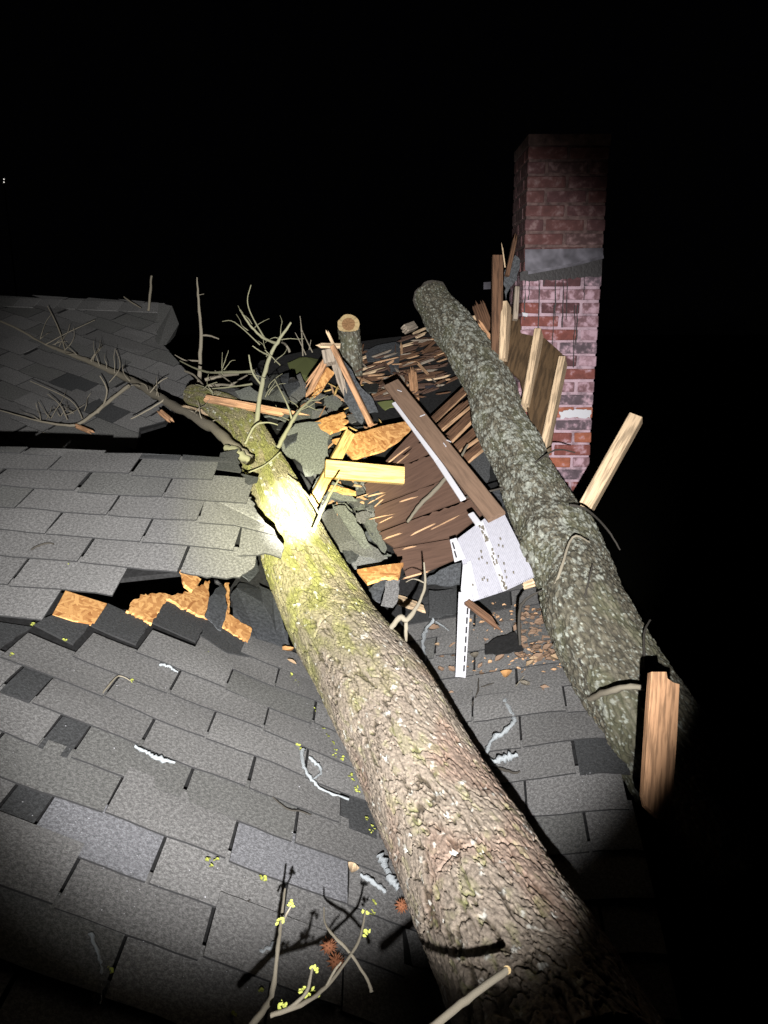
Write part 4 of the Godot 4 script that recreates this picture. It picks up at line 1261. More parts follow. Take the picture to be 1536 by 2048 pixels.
	one(piece("osb_scrap", rough(v2([714, 1142, 760, 1134, 807, 1128, 800, 1150, 796, 1158, 770, 1156, 735, 1168]), 9, 2.0, [2, 3, 4, 5]), plane3(P(714, 1142, 2.95), P(808, 1128, 2.98), P(738, 1168, 2.85)), 0.0, 0.013, M.osb, Vector2(1, -0.1)), "orange strand board scrap beside the mossy trunk below the siding", "board", "strand board scraps")
	one(piece("osb_scrap", rough(v2([628, 846, 655, 836, 688, 826, 692, 832, 682, 838, 697, 843, 684, 850, 695, 856, 675, 862, 660, 868, 640, 856]), 9, 1.5), plane3(P(628, 846, 3.8), P(690, 828, 3.85), P(660, 868, 3.7)), 0.0, 0.012, M.osb, Vector2(1, -0.3)), "strand board scrap with a splintered end under the rafter stick", "board", "strand board scraps")
	one(piece("osb_scrap", rough(v2([790, 1190, 812, 1196, 848, 1213, 851, 1224, 808, 1212, 793, 1206]), 9, 1.0), R, 0.07, 0.012, M.lumber, Vector2(1, 0.4)), "pale tan board end lying on the shingles by the small shoot", "board", "strand board scraps")
	lumber("trim_board", [412, 797, 3.74], [600, 832, 3.5], 0.036, 0.02, Vector3(0, 0.6, 0.8), M.cedar, "long thin orange batten lying behind the sprigs", 1)
	lumber("trim_board", [318, 822, 4.25], [342, 842, 4.15], 0.03, 0.02, Vector3(0, 0.6, 0.8), M.cedar, "short orange splinter of wood under the long limb", 3)
	lumber("trim_board", [150, 851, 4.6], [186, 866, 4.5], 0.026, 0.015, Vector3(0, 0.6, 0.8), M.cedar, "small orange splinter lying on the far slope", 3)
	for q in [[365, 812, 405, 822, "upper"], [375, 816, 432, 834, "lower"]]:
		lumber("wood_splinter", [q[0], q[1], 4.05], [q[2], q[3], 3.85], 0.014, 0.010, Vector3(0, 1, 1), M.lumber, "pale wood splinter by the tip of the far slope, %s of a pair" % q[4], 3)
	# ---- broken rafter peak
	var peak := thing("rafter_peak", "broken wooden rafter peak holding a black felt rag", "rafter", "", P(660, 790, 4.0))
	beam("block", P(655, 702, 4.02), P(660, 728, 4.0), 0.06, 0.04, toward, M.lumber_grey, peak)
	beam("top_plate", P(638, 691, 4.02), P(681, 692, 4.02), 0.05, 0.014, Vector3(0, 1, 0.3), M.lumber, peak, 2)
	beam("rafter", P(650, 724, 4.02), P(617, 792, 3.9), 0.030, 0.038, toward, M.cedar, peak)
	beam("rafter", P(652, 718, 4.05), P(612, 770, 4.0), 0.020, 0.03, toward, M.cedar, peak, 1)
	piece("gusset", rough(v2([654, 735, 668, 745, 640, 785, 622, 800, 622, 790]), 12, 1), plane3(P(654, 735, 4.0), P(668, 745, 4.05), P(622, 795, 3.9)), 0.0, 0.012, M.osb, Vector2(-0.5, 1), peak)
	piece("gusset", rough(v2([662, 722, 675, 716, 695, 780, 690, 800, 674, 765]), 12, 1), plane3(P(662, 722, 4.06), P(678, 716, 4.06), P(690, 800, 3.98)), 0.0, 0.012, M.lumber_grey, Vector2(0.3, 1), peak)
	piece("felt_rag", rough(v2([688, 712, 706, 740, 722, 775, 740, 790, 758, 822, 730, 828, 726, 845, 700, 820, 688, 800, 692, 760]), 12, 2.5), plane3(P(690, 715, 4.08), P(755, 822, 4.0), P(690, 800, 3.96)), 0.0, 0.003, M.felt_flap, Vector2(0.3, 1), peak, 0.6)
	lumber("rafter_stick", [666, 694, 3.98], [742, 850, 3.76], 0.026, 0.03, Vector3(-0.3, 0.3, 0.9), M.cedar, "long slim tan stick slanting down from the rafter peak", 0)
	lumber("wood_splinter", [666, 688, 4.02], [653, 660, 4.02], 0.016, 0.012, toward, M.lumber, "sharp pale splinter pointing up from the rafter peak", 1)
	# ---- splintered lath wall in the background
	var ln := 0
	var kinds := [0, 0, 0]
	var nth := ["topmost", "second", "third", "fourth", "fifth", "sixth", "seventh", "lowest"]
	var laths := [[712, 722, 736, 712, 1], [708, 732, 738, 718, 0], [716, 742, 775, 722, 1], [718, 752, 774, 735, 1], [722, 764, 762, 753, 0], [732, 775, 800, 766, 2], [738, 786, 820, 778, 0], [740, 797, 815, 790, 2], [792, 696, 838, 683, 1], [792, 706, 836, 692, 2], [786, 720, 832, 705, 0], [790, 733, 880, 714, 0], [792, 747, 885, 732, 2], [795, 760, 886, 748, 0], [840, 690, 872, 676, 0], [845, 705, 880, 695, 0], [826, 668, 852, 656, 1], [830, 676, 852, 666, 1], [826, 686, 860, 676, 2], [850, 760, 896, 752, 1], [800, 775, 872, 770, 2]]
	laths.sort_custom(func(x, y): return x[1] + x[3] < y[1] + y[3])
	for q in laths:
		var lift := 0.02 + 0.008 * (ln % 3)
		var m: Material = [M.old_board, M.lumber, M.stained][q[4]]
		one(beam("lath", bp(q[0], q[1], lift), bp(q[2], q[3], lift), [0.055, 0.024, 0.05][q[4]], 0.010, B.n, m, null, 3), "%s %s of those splintered behind the rafter peak" % [nth[kinds[q[4]]], ["torn reddish brown lath", "narrow pale broken lath", "dark stained lath"][q[4]]], "lath", "splintered laths behind the rafter peak")
		ln += 1
		kinds[q[4]] += 1
	var slivers := thing("splinter_heap", "heap of thin pale and brown splinters wedged among the broken laths", "splinters", "", bp(790, 760, 0.05))
	for kk in 100:
		var x := rng.randf_range(700, 900)
		var y := rng.randf_range(668, 800)
		if y < 700 and x < 790:
			y += 45
		var r := rng.randf_range(14, 46)
		var a := rng.randf_range(-0.45, -0.05) if kk % 4 else rng.randf_range(-1.6, 1.0)
		var lift := rng.randf_range(0.05, 0.10)
		beam("splinter", bp(x, y, lift), bp(x + cos(a) * r, y + sin(a) * r, lift + rng.randf_range(-0.02, 0.04)), rng.randf_range(0.006, 0.022), 0.006, B.n, [M.splinter, M.old_board, M.stained, M.lumber_grey][rng.randi() % 4], slivers, 3)
	for kk in 80:
		var x := rng.randf_range(560, 760)
		var y := rng.randf_range(760, 1010)
		if x < 560 + (y - 830) * 0.7 and y > 830:
			x += 90
		var r := rng.randf_range(10, 34)
		var a := rng.randf_range(-3, 3)
		var lift := rng.randf_range(0.10, 0.24)
		beam("splinter", bp(x, y, lift), bp(x + cos(a) * r, y + sin(a) * r, lift), rng.randf_range(0.004, 0.014), 0.005, B.n, [M.splinter, M.lumber_yellow, M.cedar][rng.randi() % 3], slivers, 3)
	one(piece("felt_scrap", rough(v2([728, 700, 790, 684, 800, 690, 798, 770, 776, 740, 770, 720, 735, 724]), 14, 2), B, 0.05, 0.003, M.felt_flap, Vector2(1, 0)), "black felt sheet hanging in the splintered lath", "felt", "felt and shingle scraps")
	lumber("lath_post", [824, 740, 4.75], [830, 800, 4.55], 0.05, 0.02, toward, M.cedar, "dull orange upright scrap below the splintered lath", 2)
	one(piece("metal_scrap", rough(v2([850, 772, 868, 770, 874, 776, 850, 787]), 10, 1), B, 0.05, 0.003, M.flashing, Vector2(1, 0)), "small grey metal scrap below the laths beside the grey trunk", "scrap")
	lumber("stud", [806, 660, 4.75], [828, 652, 4.85], 0.05, 0.04, toward, M.lumber_grey, "stubby block end left of the grey trunk top", 2)
	# ---- studs and sheathing beside the chimney
	var wall := thing("wall_frame", "broken wall frame with pale studs and dark plywood before the chimney", "wall frame", "", P(1090, 905, 3.9))
	var wp := plane3(P(1018, 625, 4.10), P(1132, 718, 4.02), P(1090, 890, 3.78))
	piece("plywood", rough(v2([1012, 622, 1060, 655, 1100, 688, 1132, 718, 1100, 905, 1070, 880, 1040, 760, 1005, 725]), 22, 1.0), wp, 0.0, 0.012, M.dark_ply, Vector2(-0.25, 1), wall)
	for q in [[1012, 610, 1008, 724, 4.05, 3.96], [1078, 666, 1052, 815, 4.02, 3.86], [1126, 722, 1088, 905, 3.96, 3.74]]:
		beam("stud", P(q[0], q[1], q[4]), P(q[2], q[3], q[5]), 0.034, 0.080, Vector3(-0.42, 0.1, 0.9), M.lumber, wall)
	lumber("post", [995, 513, 4.05], [993, 725, 4.0], 0.056, 0.038, Vector3(0, 0, 1), M.old_board, "tall reddish brown post standing left of the chimney")
	lumber("post", [1030, 478, 4.0], [1014, 552, 4.0], 0.022, 0.03, Vector3(0, 0, 1), M.old_board, "pointed brown splinter leaning on the tall post by the chimney", 2)
	lumber("post", [1034, 575, 4.08], [1030, 640, 4.06], 0.026, 0.03, Vector3(0, 0, 1), M.lumber_grey, "narrow grey-brown batten between the tall post and the chimney")
	lumber("wood_splinter", [1004, 490, 4.0], [1010, 535, 4.0], 0.006, 0.006, Vector3(0, 0, 1), M.lumber, "hair-thin pale splinter beside the tall post top", 2)
	one(piece("felt_scrap", rough(v2([1010, 540, 1030, 510, 1040, 520, 1034, 560, 1020, 575, 1012, 600, 1008, 560]), 9, 2.5), plane3(P(1010, 540, 4.04), P(1035, 520, 4.05), P(1012, 600, 4.04)), 0.0, 0.004, M.felt_flap, Vector2(1, 0)), "black felt shred caught between the tall post and the chimney", "felt", "felt and shingle scraps")
	lumber("board_end", [955, 606, 4.4], [975, 660, 4.3], 0.075, 0.02, toward, M.old_board, "brown board end leaning behind the grey trunk", 2)
	lumber("board_end", [956, 650, 4.25], [984, 690, 4.2], 0.05, 0.02, toward, M.cedar, "split orange board below the leaning board end", 3)
	lumber("board_end", [940, 640, 4.35], [962, 632, 4.4], 0.03, 0.02, toward, M.lumber, "short pale stick crossing the leaning board end", 0)
	one(piece("scrap", v2([967, 565, 983, 564, 983, 578, 967, 579]), plane3(P(967, 565, 4.3), P(983, 564, 4.3), P(967, 579, 4.3)), 0.0, 0.004, M.flashing, Vector2(1, 0)), "small grey metal tab left of the tall post", "scrap")
	one(piece("scrap", v2([1044, 625, 1056, 627, 1054, 634, 1046, 632]), plane3(P(1044, 625, 4.0), P(1056, 627, 4.0), P(1046, 634, 4.0)), 0.0, 0.004, M.vinyl, Vector2(1, 0)), "tiny white scrap on top of the dark plywood", "scrap")
	# ---- stud standing clear on the right
	lumber("stud", [1272, 836, 3.3], [1166, 1026, 3.24], 0.058, 0.066, Vector3(-0.45, 0.25, 0.85), M.lumber, "lone pale stud leaning out past the grey trunk into the dark", 0)
	# ---- notched cedar board by the roof edge
	one(piece("notched_board", v2([1299, 1345, 1329, 1345, 1331, 1358, 1342, 1366, 1355, 1370, 1350, 1470, 1338, 1640, 1312, 1636, 1288, 1612, 1283, 1590, 1292, 1440]), plane3(P(1299, 1345, 2.0), P(1355, 1370, 2.0), P(1312, 1640, 1.86)), 0.0, 0.020, M.cedar, Vector2(-0.05, 1)), "notched reddish cedar board standing against the roof edge", "board")
	one(beam("splinter_stake", P(934, 1204, 2.95), P(996, 1252, 2.86), 0.028, 0.016, Vector3(0.2, 0.7, 0.7), M.old_board, null, 1), "pointed brown stake sticking out under the soffit panel", "lumber", "broken timbers in the wreckage")
	lumber("board_end", [1045, 1166, 3.1], [1075, 1158, 3.05], 0.05, 0.03, toward, M.lumber, "pale split block wedged between soffit panel and grey trunk", 3)
	# ---- shingle and felt scraps in the hole
	var n := 0
	for o in [
		["M.shingle_green", [600, 925, 562, 905, 568, 870, 590, 846, 640, 842, 660, 862, 655, 905, 660, 925, 640, 945, 610, 950], 0.34, "crumpled grey shingle sheet glowing beside the lit trunk"],
		["M.felt_flap", [562, 868, 585, 848, 600, 850, 592, 880, 570, 892], 0.36, "dark folded corner on the crumpled shingle sheet"],
		["M.shingle_green", [500, 800, 520, 770, 560, 780, 600, 775, 628, 790, 628, 840, 595, 842, 560, 835, 530, 830], 0.20, "green-grey shingle slab behind the bare sprigs"],
		["M.shingle4", [565, 770, 600, 745, 614, 772, 622, 800, 580, 800], 0.24, "pointed grey shingle leaning below the rafter peak"],
		["M.shingle_green", [528, 770, 545, 735, 578, 740, 570, 765, 545, 790], 0.16, "tilted grey shingle above the green-grey slab"],
		["M.shingle4", [418, 786, 440, 770, 478, 776, 500, 800, 486, 812, 450, 806], 0.42, "grey shingle piece covering the far end of the mossy trunk"],
		["M.shingle_green", [470, 782, 500, 772, 522, 790, 510, 812, 484, 806], 0.44, "pale shingle corner beside the far end of the mossy trunk"],
		["M.felt_flap", [560, 750, 582, 742, 600, 770, 575, 792, 560, 770], 0.27, "dark square shingle scrap in the middle of the shingle heap"],
		["M.moss", [575, 725, 600, 710, 640, 715, 630, 745, 612, 770, 590, 750], 0.08, "moss-green clump of bark behind the shingle heap"],
		["M.shingle4", [640, 1030, 655, 1010, 672, 1012, 700, 1045, 735, 1085, 775, 1110, 760, 1118, 720, 1108, 680, 1100], 0.26, "long grey shingle slab lying along the mossy trunk"],
		["M.shingle_green", [668, 1012, 690, 1010, 722, 1055, 745, 1100, 720, 1090, 690, 1050], 0.29, "narrow grey-green shingle on the long slab"],
		["M.felt_flap", [685, 1102, 722, 1100, 712, 1122, 700, 1126], 0.28, "dark triangular scrap below the long shingle slab"],
		["M.shingle_blue", [703, 1128, 722, 1110, 745, 1118, 760, 1128, 735, 1136, 710, 1138], 0.27, "pale grey shingle chip on the trunk side of the hole"],
		["M.shingle_green", [690, 985, 715, 960, 735, 1000, 752, 1050, 775, 1090, 770, 1100, 735, 1060, 715, 1020], 0.16, "green-grey strip along the ragged edge of the siding"],
		["M.felt_flap", [738, 1180, 765, 1150, 772, 1160, 760, 1205, 745, 1195], 0.22, "dark pointed felt piece beside the lower strand board"],
		["M.shingle0", [766, 1162, 800, 1160, 796, 1200, 786, 1214, 762, 1210, 770, 1180], 0.20, "upright grey shingle rectangle beside the small shoot"],
		["M.felt_flap", [850, 1160, 880, 1140, 925, 1125, 930, 1165, 890, 1172, 855, 1168], 0.10, "dark curved felt sheet tucked under the soffit panel"],
		["M.headlap", [858, 1180, 915, 1178, 920, 1230, 858, 1232], 0.05, "black shingle strip under the soffit panel's lower corner"],
		["M.felt_flap", [978, 985, 1000, 975, 1010, 1010, 985, 1020], 0.14, "black shred between the fascia board and grey trunk"],
		["M.headlap", [930, 930, 965, 900, 985, 920, 975, 965, 945, 965], 0.03, "dark shingle lump under the splintered boards"],
		["M.moss", [755, 805, 790, 800, 800, 812, 770, 820], 0.05, "mossy bark scrap beside the rafter stick"],
		["M.shingle_green", [625, 975, 640, 950, 668, 965, 700, 985, 715, 1000, 690, 1000, 655, 992], 0.30, "bright grey scrap under the yellow studs"],
	]:
		var base: Dictionary = B
		var c := Vector2.ZERO
		var out := v2(o[1])
		for p in out:
			c += p
		c /= out.size()
		var q := hit(B, c.x, c.y, o[2])
		var tilt := Basis(Vector3(rng.randf_range(-1, 1), rng.randf_range(-0.3, 0.3), rng.randf_range(-1, 1)).normalized(), rng.randf_range(0.05, 0.35))
		base = {"o": q, "n": (tilt * B.n).normalized()}
		one(piece("shingle_scrap", rough(out, 13, 2.6), base, 0.0, 0.006, M[o[0].substr(2)], Vector2(1, 0.1), null, 0.35), o[3], "scrap", "felt and shingle scraps")
		n += 1
	var rags := thing("rubble_heap", "rubble of torn shingle and felt crumbs filling the roof hole", "rubble", "", bp(660, 930, 0.1))
	for kk in 180:
		var x := rng.randf_range(500, 780)
		var y := rng.randf_range(745, 1150)
		if x < 560 + (y - 850) * 0.75 and y > 830:
			x += 130
		if x > 770 or (y < 960 and x > 735):
			continue
		var r := rng.randf_range(7, 24)
		var out := []
		var m := rng.randi_range(4, 6)
		for j in m:
			var a := TAU * (j + rng.randf_range(-0.35, 0.35)) / m
			out.append(Vector2(x + cos(a) * r * rng.randf_range(0.7, 1.3), y + sin(a) * r * rng.randf_range(0.5, 1.0)))
		var q := bp(x, y, rng.randf_range(0.04, 0.22))
		var tilt := Basis(Vector3(rng.randf_range(-1, 1), rng.randf_range(-0.3, 0.3), rng.randf_range(-1, 1)).normalized(), rng.randf_range(0.1, 0.6))
		piece("fragment", rough(out, 6, 1.6), {"o": q, "n": (tilt * B.n).normalized()}, 0.0, 0.005, [M.shingle_green, M.shingle4, M.felt_flap, M.headlap, M.shingle2][rng.randi() % 5], Vector2(1, 0), rags)
	one(piece("felt_scrap", rough(v2([970, 1290, 985, 1280, 1030, 1264, 1036, 1280, 1048, 1300, 1010, 1308, 970, 1309]), 10, 2), R, 0.035, 0.003, M.felt, Vector2(1, 0)), "torn black felt scrap lying on the shingles right of the trim strip", "felt", "felt and shingle scraps")

# ---------------------------------------------------------------- twigs, leaves and chips
func lie_on(pl: Dictionary, list: Array, lift: float, sides := 7, knobs := 0.2) -> ArrayMesh:
	var pts := []
	for q in list:
		var p := hit(pl, q[0], q[1], lift + q[2])
		pts.append(Vector4(p.x, p.y, p.z, q[2]))
	return tube4(pts, sides, knobs, 6)

func leaf(c: Vector3, up: Vector3, size: float, aspect: float) -> ArrayMesh:
	# a small curled leaf: folded along its midrib, serrated outline
	var z := Vector3(rng.randf_range(-1, 1), rng.randf_range(-1, 1), rng.randf_range(-1, 1))
	z = (z - up * z.dot(up)).normalized()
	var x := up.cross(z)
	var v := PackedVector3Array()
	var ix := PackedInt32Array()
	var n := 6
	for i in n + 1:
		var f := float(i) / n
		var w := sin(PI * pow(f, 0.8)) * size * aspect * 0.5 * (1.0 + rng.randf_range(-0.2, 0.2))
		var mid := c + z * (f - 0.5) * size + up * (0.2 * size * (f - 0.4) * (f - 0.4) * 2.0)
		for s in [-1.0, 0.0, 1.0]:
			v.append(mid + x * w * s + up * absf(s) * w * 0.45)
	for i in n:
		for k in 2:
			var b := i * 3 + k
			ix.append_array([b, b + 1, b + 3, b + 1, b + 4, b + 3])
	return build(v, ix)

func scatter(called: String, spots: Array, m: Material, label: String, category: String, size: Vector2, aspect := 0.6) -> void:
	var v := SurfaceTool.new()
	v.begin(Mesh.PRIMITIVE_TRIANGLES)
	for s in spots:
		var pl: Dictionary = s[0]
		var p := hit(pl, s[1], s[2], s[3])
		var up: Vector3 = (pl.n + Vector3(rng.randf_range(-0.4, 0.4), 0, rng.randf_range(-0.4, 0.4))).normalized()
		v.append_from(leaf(p, up, rng.randf_range(size.x, size.y), aspect), 0, Transform3D())
	var o := mi(called, v.commit(), m)
	o.set_meta("kind", "stuff")
	tag(o, label, category)

func budded(parent: Node, spots: Array) -> void:
	for s in spots:
		var p := P(s[0], s[1], s[2])
		for j in 5:
			mi("bud", leaf(p + Vector3(rng.randf_range(-1, 1), rng.randf_range(-1, 1), rng.randf_range(-1, 1)) * 0.006, (EYE - p).normalized().rotated(Vector3(rng.randf(), rng.randf(), 0.1).normalized(), rng.randf_range(-0.8, 0.8)), 0.009, 0.6), M.bud, parent)

func litter():
	# ---- budding branches at the bottom edge
	var a := thing("branch", "long budding branch rising from the bottom edge of the photo", "branch", "loose branches on the shingles", P(520, 2030, 1.22))
	for q in [[[470, 2090, 1.14, 0.0062], [515, 2035, 1.20, 0.0059], [545, 1985, 1.28, 0.0046], [555, 1900, 1.38, 0.0037], [562, 1850, 1.46, 0.0034], [570, 1778, 1.58, 0.0019]], [[562, 1850, 1.46, 0.0025], [572, 1830, 1.49, 0.0022], [582, 1812, 1.5, 0.0015]]]:
		mi("stem", tube(q, 8), M.twig_bark, a)
	budded(a, [[583, 1808, 1.5], [561, 1840, 1.46]])
	var b := thing("branch", "forked budding branch with a curved tip beside the spiky seed balls", "branch", "loose branches on the shingles", P(600, 2010, 1.22))
	for q in [[[540, 2030, 1.18, 0.0043], [600, 2010, 1.22, 0.0040], [650, 1975, 1.30, 0.0034], [690, 1925, 1.40, 0.0031], [720, 1875, 1.50, 0.0028], [731, 1820, 1.6, 0.0022]], [[652, 1973, 1.30, 0.0025], [670, 1940, 1.34, 0.0022], [682, 1925, 1.36, 0.0015]], [[575, 2018, 1.2, 0.0031], [612, 1985, 1.24, 0.0028], [625, 1935, 1.3, 0.0019]]]:
		mi("stem", tube(q, 8), M.twig_bark, b)
	budded(b, [[730, 1822, 1.59], [733, 1864, 1.53], [630, 1935, 1.3], [628, 1985, 1.28], [605, 1982, 1.25], [566, 2008, 1.2], [612, 1998, 1.24]])
	var c := mi("branch", tube([[648, 1815, 1.62, 0.0014], [650, 1845, 1.56, 0.0021], [668, 1872, 1.5, 0.0031], [700, 1905, 1.44, 0.0031], [735, 1960, 1.36, 0.0028], [743, 1985, 1.33, 0.0035]], 8), M.twig_bark)
	tag(c, "thin dark-tipped twig crossing behind the forked budding branch", "branch", "loose branches on the shingles")
	var d := thing("branch", "cut branch lying over the trunk with a pale sawn tip", "branch", "loose branches on the shingles", P(900, 2030, 1.12))
	mi("stem", tube([[780, 2130, 1.0, 0.0072], [880, 2042, 1.08, 0.0061], [945, 1990, 1.14, 0.0058], [1012, 1942, 1.2, 0.0056]], 10, 0.08), M.twig_bark, d)
	var tip := P(1014, 1940, 1.2)
	cap(tip, (P(1020, 1936, 1.17) - tip).normalized(), 0.0062, M.cut_wood, d)
	# ---- lichen-covered twigs
	for q in [
		[L, [[182, 1866, 0.0043], [192, 1900, 0.0040], [203, 1930, 0.0036], [200, 1980, 0.0029], [198, 2010, 0.0029]], M.lichen_twig, "grey-white twig in the dim lower left of the roof"],
		[L, [[270, 1492, 0.0036], [295, 1505, 0.0043], [315, 1516, 0.0054], [350, 1525, 0.0029]], M.lichen_twig, "short white twig lying across a grey tab"],
		[L, [[318, 1328, 0.0043], [335, 1331, 0.0047], [345, 1338, 0.0036], [356, 1345, 0.0022]], M.lichen_twig, "small white twig near the tear in the shingles"],
		[L, [[205, 1388, 0.0022], [215, 1374, 0.0029], [237, 1352, 0.0022], [262, 1362, 0.0014]], M.twig_bark, "fine curved twig below the small white twig"],
		[L, [[605, 1500, 0.0072], [606, 1530, 0.0050], [624, 1560, 0.0043], [650, 1582, 0.0036], [698, 1598, 0.0029]], M.lichen_twig, "long pale twig ending at the trunk beside a dark bare patch"],
		[L, [[618, 1514, 0.0043], [636, 1530, 0.0050], [642, 1545, 0.0036], [625, 1558, 0.0029]], M.lichen_twig, "short pale side twig hooked over the long pale twig"],
		[L, [[545, 1594, 0.0014], [575, 1618, 0.0022], [600, 1622, 0.0022], [622, 1630, 0.0014]], M.twig_dark, "fine dark twig on the dull darker tab"],
		[L, [[445, 1812, 0.0014], [475, 1812, 0.0014], [500, 1800, 0.0014]], M.twig_dark, "hair-thin dark twig near the budding branch"],
		[L, [[720, 1750, 0.0050], [745, 1762, 0.0065], [772, 1785, 0.0043]], M.lichen_twig, "white lichened twig beside the lower trunk"],
		[L, [[760, 1712, 0.0086], [772, 1735, 0.0101], [782, 1760, 0.0094], [798, 1776, 0.0072]], M.lichen_twig, "crusty white lichen stick pressed along the trunk"],
		[L, [[508, 1915, 0.0043], [530, 1900, 0.0058], [556, 1885, 0.0072]], M.lichen_twig, "stubby white lichened stick between budding branches"],
		[R, [[1010, 1400, 0.0072], [1020, 1425, 0.0072], [1029, 1441, 0.0065], [1010, 1462, 0.0072], [985, 1478, 0.0072], [972, 1510, 0.0050]], M.lichen_twig, "zigzag white lichened twig on the shingles right of the trunk"],
		[R, [[978, 1526, 0.0072], [1000, 1518, 0.0101], [1018, 1513, 0.0094], [1036, 1512, 0.0058]], M.lichen_twig, "fuzzy white lichen stick at the right side of the trunk"],
		[R, [[868, 1240, 0.0101], [852, 1258, 0.0079], [846, 1290, 0.0065], [850, 1325, 0.0058]], M.lichen_twig, "bent bluish lichened twig beside the trim strip"],
		[R, [[872, 1243, 0.0036], [890, 1255, 0.0029], [902, 1266, 0.0022]], M.lichen_twig, "thin pale fork next to the bent bluish twig"],
		[R, [[925, 1448, 0.0029], [944, 1410, 0.0036], [955, 1385, 0.0036], [957, 1358, 0.0022]], M.twig_dark, "slim black twig standing by the trunk below the trim strip"],
		[R, [[918, 1424, 0.0022], [940, 1410, 0.0029], [945, 1405, 0.0022]], M.twig_dark, "short black side twig crossing the slim black twig"],
		[R, [[962, 1374, 0.0022], [975, 1370, 0.0022], [988, 1366, 0.0014]], M.twig_dark, "tiny black twig right of the slim black twig"],
		[R, [[985, 1534, 0.0036], [1010, 1540, 0.0043], [1030, 1546, 0.0036], [1040, 1542, 0.0022]], M.twig_dark, "black twig below the fuzzy lichen stick"],
		[R, [[1018, 1400, 0.0014], [1032, 1372, 0.0014], [1048, 1352, 0.0014]], M.twig_bark, "hair-fine twig rising from the zigzag lichened twig"],
		[R, [[1112, 1230, 0.0086], [1125, 1255, 0.0101], [1135, 1290, 0.0086]], M.lichen_twig, "white lichened stick along the grey trunk's edge"],
		[F, [[105, 690, 0.0029], [120, 684, 0.0043], [135, 683, 0.0029]], M.twig_bark, "small twig on the far slope above the long limb"],
		[F, [[55, 870, 0.0036], [75, 874, 0.0036], [92, 878, 0.0029]], M.lichen_twig, "faint white twig near the lower edge of the far slope"],
		[F, [[80, 862, 0.0029], [95, 868, 0.0029], [112, 876, 0.0029]], M.twig_bark, "dull twig next to the faint white twig"],
		[T, [[62, 1100, 0.0022], [75, 1092, 0.0036], [95, 1086, 0.0029], [108, 1088, 0.0022]], M.twig_dark, "curl of dark bark on the upper left shingles"],
	]:
		var lich: bool = q[2] == M.lichen_twig
		var o := mi("twig", lie_on(q[0], q[1], 0.012, 9 if lich else 6, 0.34 if lich else 0.15), q[2])
		tag(o, q[3], "twig", "loose twigs lying on the roof")
	for q in [["siding", [[815, 1045, 0.006], [840, 1010, 0.009], [880, 970, 0.010], [915, 925, 0.008], [935, 890, 0.005]], 0.22]]:
		var pts := []
		for w in q[1]:
			var p := bp(w[0], w[1], q[2] + 0.06)
			pts.append(Vector4(p.x, p.y, p.z, w[2]))
		one(mi("branch", tube4(pts, 8, 0.12, 6), M.twig_bark), "brown branch lying across the dark siding sheet", "branch", "loose branches on the shingles")
	# ---- spiky seed balls
	for q in [[L, 657, 1893, 0.017, "upper spiky brown seed ball of the touching pair"], [L, 671, 1925, 0.017, "lower spiky brown seed ball of the touching pair"], [L, 803, 1812, 0.015, "spiky brown seed ball tucked against the trunk"]]:
		var cpos := hit(q[0], q[1], q[2], 0.028)
		one(mi("seed_ball", burr(q[3]), M.gumball, null, Transform3D(Basis(), cpos)), q[4], "seed ball", "spiky seed balls")
	# ---- single leaves big enough to tell
	for q in [[R, 1013, 1350, M.leaf_orange, 0.055, 0.7, "curled orange leaf on the shingles right of the trim strip"], [R, 1060, 1328, M.dry_leaf, 0.05, 0.5, "pale tan leaf above the curled orange leaf"], [R, 1068, 1318, M.dry_leaf, 0.035, 0.7, "small tan leaf touching the pale tan leaf"], [R, 1117, 1318, M.dry_leaf, 0.07, 0.6, "large pale leaf against the foot of the grey trunk"], [R, 950, 1312, M.grime, 0.045, 0.7, "dull grey-brown leaf beside the trim strip"], [R, 1050, 1368, M.grime, 0.045, 0.6, "dull leaf below the curled orange leaf"], [R, 869, 1258, M.leaf_brown, 0.05, 0.9, "crumpled brown leaf by the bent bluish twig"], [R, 875, 1290, M.dry_leaf, 0.03, 0.6, "tiny beige leaf below the crumpled brown leaf"], [R, 1205, 1440, M.leaf_orange, 0.06, 0.45, "orange leaf stuck at the roof edge beside the grey trunk"], [L, 575, 1300, M.leaf_orange, 0.06, 0.6, "orange bark flake beside the trunk at the tear"], [L, 583, 1325, M.dry_leaf, 0.04, 0.7, "pale flake below the orange bark flake"], [L, 704, 1738, M.lumber, 0.045, 0.7, "pale wood chip by the dark notch in the shingles"]]:
		one(mi("leaf", leaf(hit(q[0], q[1], q[2], 0.022), q[0].n, q[4], q[5]), q[3]), q[6], "leaf", "dry leaves on the shingles")
	# ---- what nobody could count
	var chips := []
	for i in 130:
		var f := rng.randf()
		chips.append([R, rng.randf_range(930, 1130) + 10 * f, rng.randf_range(1205, 1345), 0.012])
	for i in 60:
		chips.append([R, rng.randf_range(1060, 1135), rng.randf_range(1250, 1330), 0.014])
	scatter("wood_chips", chips, M.splinter, "wood chips and crumbs strewn on the shingles before the grey trunk", "wood chips", Vector2(0.007, 0.028), 0.55)
	var brown := []
	for i in 110:
		brown.append([R, rng.randf_range(1035, 1128), rng.randf_range(1215, 1320), 0.016])
	for i in 22:
		brown.append([R, rng.randf_range(850, 1100), rng.randf_range(1230, 1390), 0.014])
	scatter("leaf_litter", brown, M.leaf_brown, "brown leaf litter heaped along the grey trunk", "leaf litter", Vector2(0.018, 0.05), 0.7)
	var buds := []
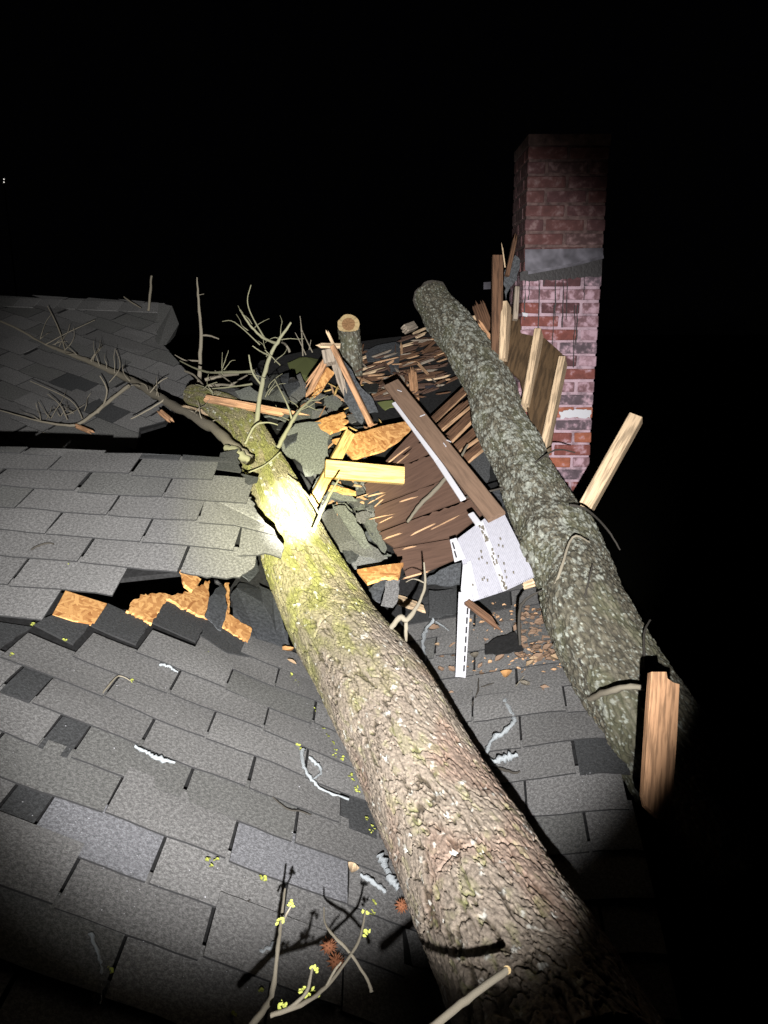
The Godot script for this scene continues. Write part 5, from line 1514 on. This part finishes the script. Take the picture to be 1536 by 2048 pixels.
	for s in [[585, 1352], [592, 1362], [597, 1368], [605, 1380], [610, 1385], [632, 1420], [645, 1455], [655, 1470], [668, 1488], [672, 1500], [668, 1510], [683, 1515], [700, 1550], [705, 1560], [712, 1572], [716, 1580], [735, 1640], [742, 1662], [745, 1655], [418, 1722], [422, 1730], [432, 1720], [520, 1756], [528, 1758], [262, 1360], [414, 1305], [22, 1312], [65, 1251], [130, 1281], [604, 1500], [596, 1492], [500, 1900], [506, 1896], [494, 1904], [545, 1926], [465, 2030], [520, 1982], [750, 1805], [745, 1826], [222, 1940]]:
		for j in 3:
			buds.append([L, s[0] + rng.randf_range(-4, 4), s[1] + rng.randf_range(-4, 4), 0.016])
	for s in [[1178, 1398], [1002, 1400], [820, 1450]]:
		buds.append([R, s[0], s[1], 0.02])
	buds.append([T, 137, 1128, 0.02])
	scatter("fallen_buds", buds, M.bud, "yellow-green buds and moss crumbs along the mossy trunk", "buds", Vector2(0.006, 0.014), 0.7)
	var grit := []
	for i in 150:
		grit.append([L, rng.randf_range(0, 700), rng.randf_range(1330, 1990), 0.013])
	for i in 60:
		grit.append([R, rng.randf_range(900, 1220), rng.randf_range(1340, 1690), 0.013])
	scatter("grit", grit, M.vinyl, "pale specks of grit on the grey shingles", "grit", Vector2(0.0012, 0.0032), 0.9)

func burr(r: float) -> ArrayMesh:
	var stl := SurfaceTool.new()
	stl.begin(Mesh.PRIMITIVE_TRIANGLES)
	var sp := SphereMesh.new()
	sp.radius = r * 0.72
	sp.height = r * 1.44
	sp.radial_segments = 12
	sp.rings = 8
	stl.append_from(sp, 0, Transform3D())
	var cone := CylinderMesh.new()
	cone.top_radius = 0.0
	cone.bottom_radius = r * 0.13
	cone.height = r * 0.75
	cone.radial_segments = 5
	cone.rings = 1
	for i in 46:
		var y := 1.0 - 2.0 * (i + 0.5) / 46
		var a := i * 2.39996
		var d := Vector3(cos(a) * sqrt(1 - y * y), y, sin(a) * sqrt(1 - y * y))
		var x := d.cross(Vector3(0.31, 0.2, 0.9)).normalized()
		stl.append_from(cone, 0, Transform3D(Basis(x, d, x.cross(d)), d * r * 0.95))
	return stl.commit()
